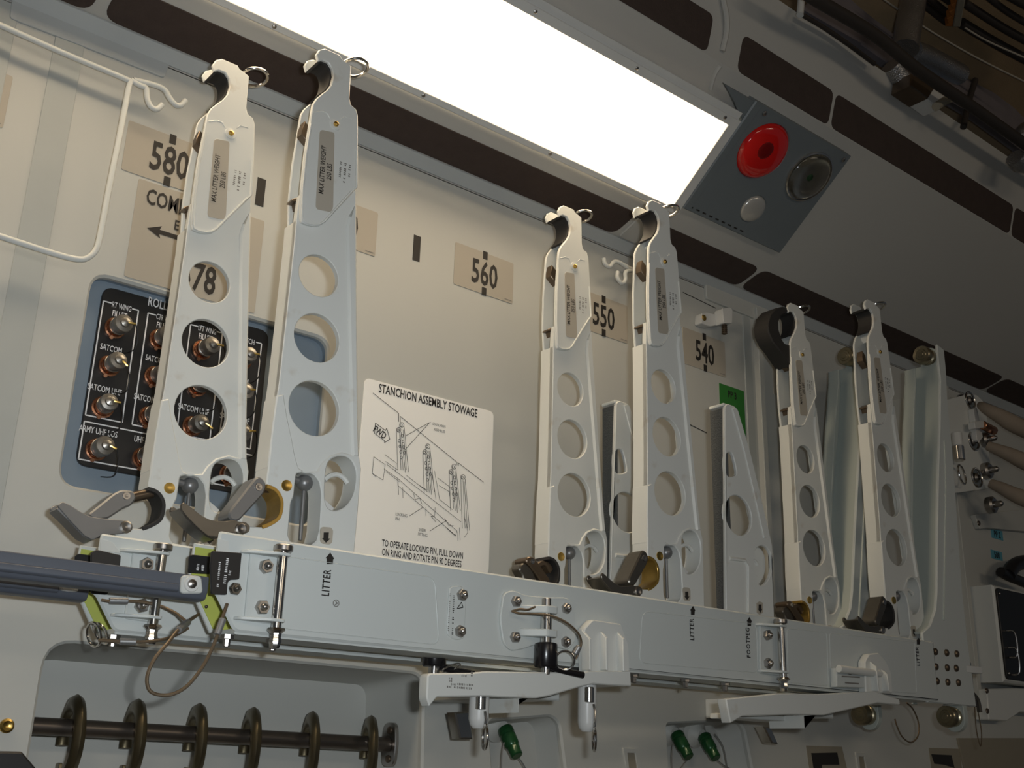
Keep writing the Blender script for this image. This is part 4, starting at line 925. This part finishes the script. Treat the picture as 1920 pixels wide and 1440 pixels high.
lp = lockpin('chrome locking pin with black knob and ring through the lugs of the marked rail', lpx, lpy, aY(1025, 1138, lpy).z, zk, aY(1024, 1242, lpy).z, (rc_, Vector((-.6, -.75, -.25)), .0108, .0012), None,
   [(960, 1146, -.246), (975, 1150, -.256), (1000, 1151, -.264), (1030, 1154, -.275), (1060, 1166, -.282), (1083, 1186, -.283), (1090, 1205, -.281), (1084, 1225, -.278), (1080, 1236, -.276)])
c3 = aY(1086, 1212, -.28); c4 = aY(1078, 1226, -.277)
single('crimp', 'sleeve', lp, lambda bm: cyl(bm, c3, c4, .0036, seg=12))
single('cable_loop', 'cable', lp, lambda bm: tube(bm, crs([aY(*q) for q in ((960, 1146, -.246), (975, 1142, -.256), (990, 1143, -.262), (1003, 1138, -.258))], 5), .0013, 8))
ypk = -.182; kx = aY(815, 1225, ypk).x; kz = aY(815, 1203, ypk).z
single_ = lockpin('black handled locking pin with small ring under the rear rail', kx, ypk, kz+.006, kz, kz-.04, (aY(846, 1252, ypk-.012), Vector((.2, -.4, -1)), .011, .001), None, [(832, 1240, ypk-.005), (845, 1230, ypk-.01), (858, 1226, ypk-.008)])
# ================================================================= SHEAR FITTINGS
def z3b(l): return [(x/4.364+780, y/4.364+1200) for x, y in l]
SFY = -.262
def fitting(label, front, tower, ribs, dep=.075, mx=.02):
    fr_ = PX(front, SFY); t = thing('shear_fitting', label, 'fitting', ((fr_[0][0]+fr_[3][0])/2, SFY+dep/2, min(q[1] for q in fr_)), 'shear fittings below the rails')
    single('body', 'paint', t, lambda bm: ext(bm, rnd(fr_, .002, 2), SFY, SFY+.016, ch=.0014))
    xq = min(q[0] for q in fr_)+.45*(max(q[0] for q in fr_)-min(q[0] for q in fr_))
    rb_ = [(max(a, xq), b) for a, b in fr_]
    single('rear_body', 'paint', t, lambda bm: ext(bm, inset(clean(rb_) if sarea(clean(rb_)) > 0 else clean(rb_)[::-1], .0005), SFY+.014, SFY+dep, ch=0))
    tw_ = PX(tower, SFY+.006); single('tower', 'paint', t, lambda bm: ext(bm, rnd(tw_, .0025, 3), SFY+.008, FY_-.001, ch=.0014))
    for (xa_, ya_), (xb_, yb_) in ribs:
        a, b = aY(xa_, ya_, SFY), aY(xb_, yb_, SFY)
        single('gusset', 'paint', t, lambda bm: ext(bm, [(SFY+.012, a.z), (SFY-.002, a.z-.012), (SFY-.003, b.z), (SFY+.012, b.z)], (a.x+b.x)/2-.002, (a.x+b.x)/2+.002, ch=.0008, fr=FXW))
    xm = (min(q[0] for q in fr_)+max(q[0] for q in fr_))/2; zt = max(q[1] for q in fr_); zb = min(q[1] for q in fr_)
    single('wall_mount', 'paint', t, lambda bm: box(bm, (xm+mx, SFY+dep-.002, zb+.020), (xm+mx+.08, 0, zt-.010), .002))
    return t
f1 = z3b([(118, 272), (470, 268), (560, 256), (990, 262), (1310, 265), (1440, 252), (1758, 250), (1765, 380), (1450, 360), (1340, 384), (1100, 456), (990, 476), (760, 470), (580, 460), (440, 462), (175, 466), (112, 545), (88, 470), (96, 292)])
tz = lambda l: [(x/2.743+600, y/2.743+980) for x, y in l]
sf1 = fitting('pale cast shear fitting with three gussets carrying two ring pins', f1, tz([(1365, 545), (1410, 497), (1555, 520), (1595, 630), (1602, 790), (1372, 790)]), [tz([(1372, 545), (1400, 760)]), tz([(1460, 540), (1480, 760)]), tz([(1545, 545), (1570, 765)])])
for x0, x1, y, n in ((268, 298, 315, 2), (270, 298, 335, 2), (370, 415, 292, 3), (445, 470, 268, 1), (445, 470, 290, 1), (335, 470, 360, 10), (250, 460, 382, 15), (285, 330, 362, 4)):
    a, b = aY(*z3b([(x0, y)])[0], SFY), aY(*z3b([(x1, y)])[0], SFY); a.y = b.y = SFY; b.z = a.z; fine(sf1, a, b, n, .0022, 'ink_grey')
f2 = [(1384, 1308), (1460, 1300), (1535, 1301), (1640, 1296), (1687, 1311), (1688, 1322), (1646, 1318), (1616, 1325), (1546, 1341), (1480, 1340), (1392, 1343), (1370, 1356), (1361, 1310)]
sf2 = fitting('pale cast shear fitting with a rounded lug below the FOOTPEG mark', f2, [(1626, 1300), (1624, 1240), (1632, 1226), (1650, 1224), (1664, 1240), (1674, 1262), (1676, 1300)], [((1642, 1236), (1644, 1296)), ((1662, 1250), (1664, 1296))], mx=.055)
dp = PX([(1569, 1252), (1627, 1258), (1626, 1290), (1569, 1288)], SFY+.01)
k = single('data_plate', 'rail_paint', sf2, lambda bm: ext(bm, rnd(dp, .001), SFY+.010, FY_-.001, ch=.001))
single('cross_bar', 'paint', sf2, lambda bm: cyl(bm, aY(1572, 1254, SFY+.004), aY(1650, 1263, SFY+.004), .0055))
bm = NB()
for (x0, x1, y) in ((1578, 1612, 1268), (1584, 1610, 1280), (1590, 1596, 1263)): stroke(bm, [aY(x0, y, SFY+.0098), aY(x1, y+2, SFY+.0098)], .002, WN)
finish(bm, 'fine_print', 'ink_grey', k)
# quick-release ring pins under the first fitting
for (x, y0, y1, lab, dy) in ((899, 1303, 1366, 'white barrelled ring pin below the stencilled part of the shear fitting', 0), (1101, 1292, 1372, 'white barrelled ring pin below the gussets of the shear fitting', 0)):
    Yq = SFY+.022; a, b = aY(x, y0, Yq), aY(x, y1, Yq); b.x = a.x; zt = f1 and a.z+.004
    t = thing('ring_pin', lab, 'pin', (a.x, Yq, b.z), 'ring pins under the shear fitting')
    single('barrel', 'frame_white', t, lambda bm: lathe(bm, (a.x, Yq, b.z), (0, 0, 1), [(.006, 0), (.0098, .004), (.0112, .010), (.0112, a.z-b.z+.012)], 22))
    single('chrome_sleeve', 'chrome', t, lambda bm: cyl(bm, (a.x-.0035, Yq-.0070, a.z-.016), (a.x-.0035, Yq-.0070, a.z+.002), .0062))
    single('link', 'chrome', t, lambda bm: tube(bm, [Vector((a.x-.001, Yq-.012, a.z-.018)), Vector((a.x-.001, Yq-.0145, a.z-.026)), Vector((a.x-.001, Yq-.0135, b.z+.004))], .0017, 8))
    single('pull_ring', 'chrome', t, lambda bm: torus(bm, (a.x-.001, Yq-.0135, b.z-.009), Vector((.85, -.42 if x < 1000 else -.64, 0)), .0125, .0018, 24, 8))
# bright latch tongues below the fittings
for (l, lab) in (([(840, 1336), (868, 1334), (874, 1386), (850, 1386)], 'bright angled latch tongue under the first shear fitting'), ([(1418, 1362), (1432, 1364), (1446, 1395), (1434, 1394)], 'bright angled latch tongue under the second shear fitting')):
    q = PX(l, -.06); bm = NB(); ext(bm, q, -.075, -.055, ch=.002); t = tag(finish(bm, 'latch_tongue', 'chrome'), lab, 'latch')
o_ = [aY(x, y, -.2) for x, y in ((1372, 1357), (1480, 1350))]
bm = NB(); ext(bm, rnd([(o_[0].x, -.215), (o_[1].x-.01, -.215), (o_[1].x+.004, -.16), (o_[0].x, -.16)], .003), o_[1].z-.003, o_[1].z+.004, ch=.001, fr=FZW); tag(finish(bm, 'latch_shelf', 'paint'), 'thin pale shelf plate tucked under the second shear fitting', 'shelf')
# ================================================================= ROD WITH CARGO HOOK RINGS IN THE RECESS
RYd = .05
ra, rb = aY(56, 1360.5, RYd), aY(728, 1396, RYd); rz = (ra.z+rb.z)/2; ra.z += .0; 
rod = thing('hanging_rod', 'dark steel rod across the lower wall recess', 'rod', tuple(rb))
single('bar', 'rod_steel', rod, lambda bm: cyl(bm, ra, rb, .0093, seg=24))
fl2 = aY(729, 1396, RYd)
single('end_flange', 'steel', rod, lambda bm: ext(bm, rnd([(RYd-.014, fl2.z-.028), (RYd+.014, fl2.z-.028), (RYd+.018, fl2.z), (RYd+.014, fl2.z+.028), (RYd-.014, fl2.z+.028), (RYd-.018, fl2.z)], .01, 4), fl2.x-.001, fl2.x+.005, ch=.0012, fr=FXW))
for dz in (-.018, .018): single('screw', 'brown_steel', rod, lambda bm: lathe(bm, (fl2.x-.001, RYd-.002, fl2.z+dz), (-1, 0, 0), [(.005, 0), (.0045, .002), (.002, .003), (0, .003)], 12))
rd = (rb-ra).normalized()
tabs = ['gold_zinc', 'gold_zinc', 'tan_plate', 'tan_plate', 'orange', 'brass']
places = ['first ring hook on the rod, beside the recess edge', 'second ring hook on the rod from the recess edge', 'third ring hook on the rod from the recess edge', 'third ring hook on the rod from the end flange', 'second ring hook on the rod from the end flange', 'ring hook on the rod next to the end flange']
for i, x in enumerate((134, 251, 368, 471, 583, 694)):
    c = ra+rd*((aY(x, 1376, RYd).x-ra.x)/rd.x)
    ang = .10+.07*i; ax = Vector((math.cos(ang), -math.sin(ang)*.9, 0)).normalized(); side = Vector((0, 0, 1)).cross(ax).normalized()
    t = thing('ring_hook', 'bronze steel '+places[i], 'hook', (c.x, c.y, c.z-.06), 'ring hooks on the rod')
    cc = c+Vector((0, 0, -.011))
    def cring(bm):
        # flattened C-shaped ring, open on the far lower side, thick at the crown
        secs = []; n = 34
        for j in range(n+1):
            a = math.radians(-12+ j*292/n); R = .035; u = side*math.cos(a)+Vector((0, 0, 1))*math.sin(a)*1.05
            w = .0085 if 3 < j < n-3 else .0085*(.35+.65*min(j, n-j)/4); h = .0068
            if 8 < j < 20: w *= 1.15
            ctr = cc+u*R
            secs.append([bm.verts.new(ctr+u*(w*math.cos(k*math.pi/4))+ax*(h*math.sin(k*math.pi/4))) for k in range(8)])
        for p_, q_ in zip(secs[:-1], secs[1:]):
            for k in range(8): bm.faces.new((p_[k], p_[(k+1) % 8], q_[(k+1) % 8], q_[k]))
        bm.faces.new(secs[0]); bm.faces.new(secs[-1])
    single('ring', 'gold_zinc', t, cring, smooth=50)
    g_ = cc+side*.034+Vector((0, 0, -.036))
    single('keeper', tabs[i], t, lambda bm: ext(bm, rect(-.006, -.022, .006, .010, .002, 2), -.002, .002, ch=.0005, fr=(g_, side, Vector((0, 0, 1)), ax)))
# brass bolt and dark handle at the lower left
q = aY(12, 1361, 0)
bm = NB(); lathe(bm, (q.x, -.001, q.z), (0, -1, 0), [(.0075, 0), (.0072, .002), (.005, .0035), (.003, .0025), (0, .002)], 14); tag(finish(bm, 'wall_bolt', 'brass'), 'small brass bolt in the wall left of the rod recess', 'bolt')
bm = NB(); ext(bm, rnd(PX([(-40, 1408), (36, 1409), (62, 1440), (90, 1500), (-40, 1500)], -.02), .002), -.03, 0, ch=.002); tag(finish(bm, 'black_bracket', 'black'), 'black bracket on the wall below the brass bolt', 'bracket')
# ================================================================= GREEN CONNECTOR PLUGS
for (a0, b0, lab, wires) in (((946, 1366), (970, 1418), 'green capped plug in the pocket below the shear fitting', [[(972, 1420), (985, 1440), (1000, 1475)], [(945, 1392), (941, 1420), (940, 1480)]]),
        ((1268, 1376), (1292, 1420), 'green capped plug nearer the shear fitting in the double pocket', [[(1292, 1421), (1280, 1436), (1265, 1460)], [(1262, 1395), (1260, 1420), (1262, 1470)]]),
        ((1319, 1380), (1343, 1422), 'green capped plug nearer the latch tongue in the double pocket', [[(1344, 1424), (1362, 1438), (1400, 1455)], [(1340, 1376), (1356, 1400), (1364, 1440)]])):
    A_, B_ = aY(*a0, .022), aY(*b0, -.006); L = (B_-A_).length
    t = thing('connector_plug', lab, 'plug', tuple(B_), 'green plugs')
    single('cap', 'green_cap', t, lambda bm: lathe(bm, A_, B_-A_, [(.010, 0), (.0115, .002), (.0115, L*.18), (.0102, L*.2), (.0102, L*.26), (.0112, L*.28), (.0105, L*.62), (.0085, L*.68), (.0092, L*.72), (.0085, L*.97), (.007, L)], 16))
    for wv in wires: single('safety_wire', 'sleeve', t, lambda bm: tube(bm, crs([aY(x, y, .0) for x, y in wv], 5), .0009, 6))
    single('base', 'wall', t, lambda bm: lathe(bm, A_+Vector((0, .022, .004)), A_-B_ if False else Vector((0, -1, -.2)), [(.024, 0), (.022, .008), (.013, .014), (.010, .02)], 24))
# ================================================================= SMALL PLATES LOW ON THE WALL
for (l, lab, cut) in (([(1511, 1398), (1578, 1400), (1592, 1460), (1520, 1460)], 'tan square with black figure below the first roller', [(1521, 1412), (1570, 1411), (1574, 1434), (1541, 1434), (1543, 1470), (1530, 1470)]), ([(1741, 1402), (1798, 1404), (1806, 1460), (1748, 1460)], 'tan square with black figure below the nine-bolt post', [(1746, 1414), (1784, 1416), (1790, 1440), (1770, 1434), (1752, 1432)])):
    bm = NB(); ext(bm, PX(l, 0), -.0008, .0004, ch=.0002); o = tag(finish(bm, 'floor_code_label', 'tan_plate'), lab, 'label')
    single('figure', 'ink', o, lambda bm: flatpoly(bm, [aY(x, y, -.0012) for x, y in cut]))
for (l, lab) in (([(1166, 1402), (1192, 1403), (1205, 1470), (1175, 1470)], 'small slotted latch plate between the two plug pockets'), ([(1602, 1410), (1620, 1411), (1632, 1470), (1610, 1470)], 'small slotted latch plate between the two tan squares')):
    o_ = PX(l, 0); bm = NB(); mx_ = sum(a for a, b in o_)/4; mz_ = sum(b for a, b in o_)/4
    ext(bm, rnd(o_, .002), -.003, .001, [[(mx_+(a-mx_)*.55, mz_+(b-mz_)*.72) for a, b in o_]], ch=.0006); o = tag(finish(bm, 'latch_plate', 'wall'), lab, 'plate')
    single('slot_back', 'tan_plate', o, lambda bm: ext(bm, [(mx_+(a-mx_)*.6, mz_+(b-mz_)*.76) for a, b in o_], -.0010, .0005, ch=0))
# ================================================================= LANYARDS AND PIN AT THE POST END
cable('wire_lanyard', 'thin wire lanyard loop hanging beside the rear roller', [(1700, 1318, -.15), (1712, 1330, -.15), (1722, 1355, -.15), (1721, 1380, -.15), (1708, 1392, -.15), (1692, 1382, -.15), (1682, 1362, -.15), (1678, 1348, -.15)], .0013)
t = thing('locking_pin', 'small steel pin in a white lug at the end of the nine-bolt post', 'pin', tuple(aY(1820, 1330, -.22)))
q = aY(1812, 1256, -.225)
single('lug', 'frame_white', t, lambda bm: ext(bm, rnd([(q.x-.025, -.235), (q.x+.022, -.243), (q.x+.024, -.215), (q.x-.025, -.21)], .003), q.z-.006, q.z+.006, ch=.001, fr=FZW))
p0, p1 = aY(1815, 1242, -.226), aY(1824, 1312, -.226); p1.x = p0.x
single('shaft', 'chrome', t, lambda bm: cyl(bm, p1, p0, .0048))
single('handle', 'dark_steel', t, lambda bm: tube(bm, crs([p1+Vector((0, 0, .012)), p1+Vector((.012, -.003, 0)), p1+Vector((.016, -.003, -.020))], 4), .0042, 8))
single('knob', 'dark_steel', t, lambda bm: cyl(bm, p1+Vector((0, 0, -.012)), p1+Vector((0, 0, .006)), .0075))
single('cord', 'cable', t, lambda bm: tube(bm, crs([p1+Vector((.014, 0, -.01)), p1+Vector((.020, 0, -.05)), p1+Vector((.012, 0, -.075)), p1+Vector((.004, 0, -.05)), p1+Vector((.006, 0, -.012))], 5), .001, 6))
# ================================================================= OXYGEN MANIFOLD WITH HOSES
def zo(l): return [(x/4.8+1760, y/4.8+700) for x, y in l]
MY = -.045
man = thing('hose_manifold', 'grey manifold panel with round steel outlets beyond the roller post', 'manifold', tuple(aY(1800, 920, MY)))
out = PX(zo([(70, 238), (280, 182), (345, 195), (420, 270), (445, 480), (460, 760), (490, 985), (440, 1038), (150, 1078), (70, 1090)]), MY)
OUTL = [((280, 245), 72), ((312, 612), 78), ((340, 940), 84)]
hl = []
for (c, r) in OUTL:
    q = aY(*zo([c])[0], MY); q2 = aY(*zo([(c[0], c[1]-r)])[0], MY); hl.append((q.x, q.z, (q2.z-q.z)*.95))
single('face_plate', 'paint', man, lambda bm: ext(bm, rnd(out, .004), MY, MY+.004, [circ(a, b, c, 22) for a, b, c in hl], ch=.001))
single('back_box', 'wall', man, lambda bm: ext(bm, rnd(PX(zo([(80, 260), (270, 230), (400, 300), (430, 700), (430, 1000), (160, 1060), (80, 1060)]), MY+.02), .004), MY+.024, 0, ch=.001))
for a, b, c in hl:
    o = single('outlet', 'steel', man, lambda bm: lathe(bm, (a, MY+.022, b), (0, -1, 0), [(c*.98, 0), (c*.98, .006), (c*.8, .012), (c*.55, .012), (c*.5, .024), (c*.3, .028), (c*.28, .02), (0, .02)], 22))
    single('outlet_rim', 'chrome', o, lambda bm: torus(bm, (a, MY-.001, b), (0, 1, 0), c, .0025, 26, 8))
for (x, y, r) in ((510, 580, 62), (525, 860, 70), (565, 1170, 72)):
    q = aY(*zo([(x, y)])[0], MY-.03); q2 = aY(*zo([(x, y-r)])[0], MY-.03); R_ = q2.z-q.z
    single('side_outlet', 'steel', man, lambda bm: lathe(bm, (q.x, MY, q.z), (0, -1, 0), [(R_, 0), (R_, .012), (R_*.75, .016), (R_*.4, .016), (R_*.35, .03), (R_*.15, .034), (0, .034)], 22))
single('valve_arm', 'frame_white', man, lambda bm: (ext(bm, rnd(PX(zo([(290, 440), (390, 430), (408, 470), (395, 492), (300, 505)]), MY-.02), .003), MY-.028, MY-.012, ch=.001), ext(bm, rnd(PX(zo([(300, 320), (330, 310), (385, 580), (350, 620), (330, 600)]), MY-.01), .003), MY-.014, MY, ch=.001)))
single('copper_nut', 'copper', man, lambda bm: cyl(bm, aY(*zo([(395, 465)])[0], MY-.025), aY(*zo([(500, 520)])[0], MY-.025), .010, seg=8))
q0, q1 = aY(*zo([(172, 655)])[0], MY-.02), aY(*zo([(170, 780)])[0], MY-.02); q1.x = q0.x
rp_ = thing('ring_pin', 'shiny ring pin hanging in front of the manifold outlets', 'pin', tuple(q1))
single('barrel', 'chrome', rp_, lambda bm: cyl(bm, q1, q0, .0125)); single('head', 'frame_white', rp_, lambda bm: cyl(bm, q0, q0+Vector((0, 0, .03)), .0115))
single('pull_ring', 'chrome', rp_, lambda bm: torus(bm, q1+Vector((.004, 0, -.030)), (.2, -1, .1), .021, .0022, 26, 8))
for i, (pts, r0, r1, lab) in enumerate((([(375, 285), (430, 320), (560, 390), (700, 470), (900, 560)], .008, .019, 'tan flexible hose leaving the topmost manifold outlet'), ([(440, 650), (540, 690), (660, 740), (800, 810), (950, 880)], .010, .018, 'tan flexible hose leaving the middle manifold outlet'), ([(465, 990), (560, 1030), (680, 1090), (800, 1140), (950, 1210)], .010, .018, 'tan flexible hose leaving the lowest manifold outlet'))):
    P3 = crs([aY(*zo([q])[0], MY-.02-.02*j) for j, q in enumerate(pts)], 5); n = len(P3)
    bm = NB(); tube(bm, P3, [r0+(r1-r0)*min(1, 1.6*k/(n-1)) for k in range(n)], 16); tag(finish(bm, 'hose', 'hose', smooth=70), lab, 'hose', 'hoses on the manifold')
# small lug plate and the blue-tagged bracket
o_ = PX([(1826, 965), (1850, 962), (1920, 955), (1960, 960), (1960, 1000), (1850, 990), (1836, 992)], -.01)
bm = NB(); ext(bm, rnd(o_, .004), -.012, 0, ch=.001); o = tag(finish(bm, 'wall_bracket', 'wall'), 'grey flat bracket on the wall above the blue tags', 'bracket')
q = aY(1835, 981, -.012); single('screw', 'brown_steel', o, lambda bm: lathe(bm, (q.x, -.012, q.z), (0, -1, 0), [(.006, 0), (.005, .002), (0, .0025)], 12))
# grey equipment shelf behind the stanchion
o_ = PX([(1686, 748), (1716, 742), (1716, 830), (1690, 838)], -.02)
bm = NB(); box(bm, (o_[0][0], -.03, o_[2][1]-.05), (o_[1][0]+.08, 0, o_[0][1]), .003); tag(finish(bm, 'junction_box', 'wall'), 'pale junction box on the wall between the roller posts', 'box')
# ================================================================= CONTROL BOX AT THE FAR RIGHT
BY = -.06
x0b = aY(1874, 1180, BY).x; zt_b = aY(1874, 1104, BY).z; zb_b = aY(1874, 1272, BY).z
cb = thing('control_box', 'pale control box with black face panel low beside the wall', 'control box', (x0b+.15, -.03, zb_b))
single('case', 'paint', cb, lambda bm: box(bm, (x0b-.006, BY, zb_b-.006), (x0b+.42, 0, zt_b+.006), .004))
single('black_face', 'black', cb, lambda bm: ext(bm, rect(x0b, zb_b, x0b+.40, zt_b, .01, 4), BY-.004, BY+.001, ch=.001))
for dx, dz in ((.008, .012), (.008, zt_b-zb_b-.012)): single('screw', 'steel', cb, lambda bm: ball(bm, (x0b+dx, BY-.005, zb_b+dz), .003))
for dz in (.04, .075): single('switch_guard', 'steel', cb, lambda bm: tube(bm, crs([Vector((x0b+.020, BY-.004, zb_b+dz-.03)), Vector((x0b+.024, BY-.02, zb_b+dz-.025)), Vector((x0b+.024, BY-.02, zb_b+dz+.02)), Vector((x0b+.020, BY-.004, zb_b+dz+.025))], 4), .002, 8))
o_ = PX([(1842, 1292), (1960, 1288), (1960, 1340), (1905, 1335), (1880, 1352), (1846, 1350)], -.02)
bm = NB(); ext(bm, rnd(o_, .004), -.03, 0, ch=.002); o = tag(finish(bm, 'support_bracket', 'paint'), 'pale notched bracket under the control box', 'bracket')
for x, y in ((1850, 1295), (1851, 1333)):
    q = aY(x, y, -.03); single('screw', 'brown_steel', o, lambda bm: lathe(bm, (q.x, -.03, q.z), (0, -1, 0), [(.006, 0), (.005, .002), (0, .0025)], 12))
o_ = PX([(1795, 1384), (1990, 1384), (1990, 1500), (1822, 1500)], -.003)
bm = NB(); ext(bm, o_, -.004, 0, ch=.0005); tag(finish(bm, 'dark_panel', 'tan_plate'), 'dark brown panel low on the wall under the control box', 'panel')
for pts, lab in (([(1876, 1072), (1890, 1080), (1905, 1086), (1940, 1100)], 'short thick black cable above the control box'), ([(1890, 1078), (1900, 1062), (1915, 1055), (1945, 1052)], 'thin black cable end curling above the control box')):
    bm = NB(); tube(bm, crs([aY(x, y, -.05) for x, y in pts], 5), .011 if pts[0][0] == 1876 else .016, 10); tag(finish(bm, 'black_cable', 'black', smooth=70), lab, 'cable')
# ================================================================= OVERHEAD PIPES ABOVE THE DUCT
def zc(l): return [(x/4+1440, y/4) for x, y in l]
def hose3(name, label, cat, px, Z, r, m, group=None, Y=None):
    P3 = [aY(x, y, Y) if Y is not None else aZ(x, y, Z) for x, y in px]
    bm = NB(); tube(bm, crs(P3, 5), r, 12); return tag(finish(bm, name, m, smooth=70), label, cat, group)
hose3('overhead_pipe', 'thick dark pipe running along the top edge of the duct', 'pipe', zc([(150, -140), (350, -10), (800, 262), (1120, 520), (1500, 780), (1920, 1075), (2400, 1400)]), 0, .011, 'dark_pipe', Y=-.40)
hose3('overhead_pipe', 'thin dark pipe lying against the duct top edge', 'pipe', zc([(255, 110), (500, 260), (800, 480)]), 0, .004, 'dark_pipe', Y=-.345)
hose3('foil_duct', 'tall silver foil wrapped duct rising into the ceiling', 'duct pipe', zc([(1100, -120), (1080, 60), (1050, 220), (1030, 370)]), 0, .026, 'foil', Y=-.30)
hose3('foil_duct', 'short silver foil elbow under the dark overhead pipe', 'duct pipe', zc([(920, 490), (985, 580), (1030, 640)]), 0, .020, 'foil', Y=-.34)
hose3('foil_duct', 'silver foil bend lying beside the tall foil duct', 'duct pipe', zc([(1085, 385), (1200, 430), (1330, 500), (1440, 560)]), 0, .022, 'foil', Y=-.28)
hose3('foil_duct', 'crumpled silver foil joint where the pipe leaves the picture', 'duct pipe', zc([(1850, 1180), (1890, 1220), (1960, 1240)]), 0, .018, 'foil', Y=-.38)
hose3('foil_duct', 'crumpled silver foil pipe end at the ceiling edge', 'duct pipe', zc([(1960, 960), (1910, 1000), (1925, 1060)]), 0, .018, 'foil', Y=-.30)
o_ = [aY(x, y, -.36) for x, y in zc([(1040, 570), (1220, 670), (1165, 755), (1030, 660)])]
bm = NB(); ext(bm, [(q.x, q.z) for q in o_], -.37, -.33, ch=.002); tag(finish(bm, 'valve_block', 'brown_steel'), 'dark red-brown valve block beside the foil elbow', 'valve')
o_ = [aY(x, y, -.36) for x, y in zc([(1220, 670), (1330, 730), (1270, 825), (1170, 750)])]
bm = NB(); ext(bm, [(q.x, q.z) for q in o_], -.365, -.33, ch=.002); tag(finish(bm, 'valve_cover', 'frame_white'), 'pale valve cover beside the dark red-brown block', 'valve')
hose3('strap', 'tan strap crossing under the dark overhead pipe', 'strap', zc([(1260, 800), (1340, 750), (1420, 720)]), 0, .008, 'tan_plate', Y=-.37)
for i, l in enumerate(([(250, -10), (240, 115)], [(1555, 600), (1510, 745), (1465, 955)])):
    hose3('pipe_clamp', ('thin pale clamp strip', 'dark clamp rod')[i]+' crossing the overhead panels', 'clamp', zc(l), 0, .006, ('frame_white', 'dark_pipe')[i], Y=-.35)
o_ = [aY(x, y, -.20) for x, y in zc([(250, 60), (700, 330), (1000, 540), (1550, 860), (1900, 1120), (2100, 1250), (2100, 900), (1540, 610), (1330, 480), (1080, 360), (700, 60), (500, -120)])]
bm = NB(); ext(bm, [(q.x, q.z) for q in o_], -.20, -.18, ch=.002); tag(finish(bm, 'ceiling_panel', 'purple'), 'dull mauve panel behind the dark overhead pipe', 'panel')
for i, (l, r) in enumerate((([(1100, -20), (1340, 165)], .008), ([(1200, -20), (1350, 100)], .007), ([(1300, -30), (1400, 40)], .007), ([(1450, 170), (1700, 320), (2000, 480)], .011), ([(1470, 20), (1750, 200), (2000, 340)], .009), ([(1640, -30), (1800, 90), (2000, 210)], .007), ([(1800, -30), (2000, 80)], .008))):
    lab = 'black cable bundled by the orange ceiling clamp' if i < 3 else 'black ceiling cable beyond the orange clamp'
    hose3('ceiling_cable', lab, 'cable', zc(l), .80, r, 'dark_pipe', ('cables before the clamp', 'cables beyond the clamp')[i >= 3])
o_ = [aZ(x, y, .78) for x, y in zc([(1390, -20), (1475, -20), (1430, 190), (1330, 185), (1350, 120), (1380, 60)])]
cc_ = thing('cable_clamp', 'orange and tan comb clamp holding black ceiling cables', 'clamp', tuple(o_[3]))
bm = NB(); ext(bm, [(q.x, q.y) for q in [aZ(x, y, .78) for x, y in zc([(1420, -20), (1480, -20), (1440, 190), (1385, 188)])]], .775+ZO, .80+ZO, ch=.002, fr=FZW); finish(bm, 'clamp_body', 'tan_plate', cc_)
bm = NB(); ext(bm, [(q.x, q.y) for q in [aZ(x, y, .78) for x, y in zc([(1390, -20), (1418, -20), (1382, 188), (1330, 185), (1352, 160), (1340, 130), (1375, 110), (1355, 80), (1392, 60), (1370, 30), (1400, 10)])]], .776+ZO, .798+ZO, ch=.001, fr=FZW); finish(bm, 'clamp_comb', 'orange', cc_)
for i, l in enumerate(([(860, -10), (1200, 220), (1560, 430), (1920, 610)], [(1480, 210), (1650, 310), (1920, 430)])):
    hose3('lacing_rope', ('pale lacing cord across the brown insulation blankets', 'pale lacing cord beside the black cables')[i], 'rope', zc(l), .76, .002, 'film')
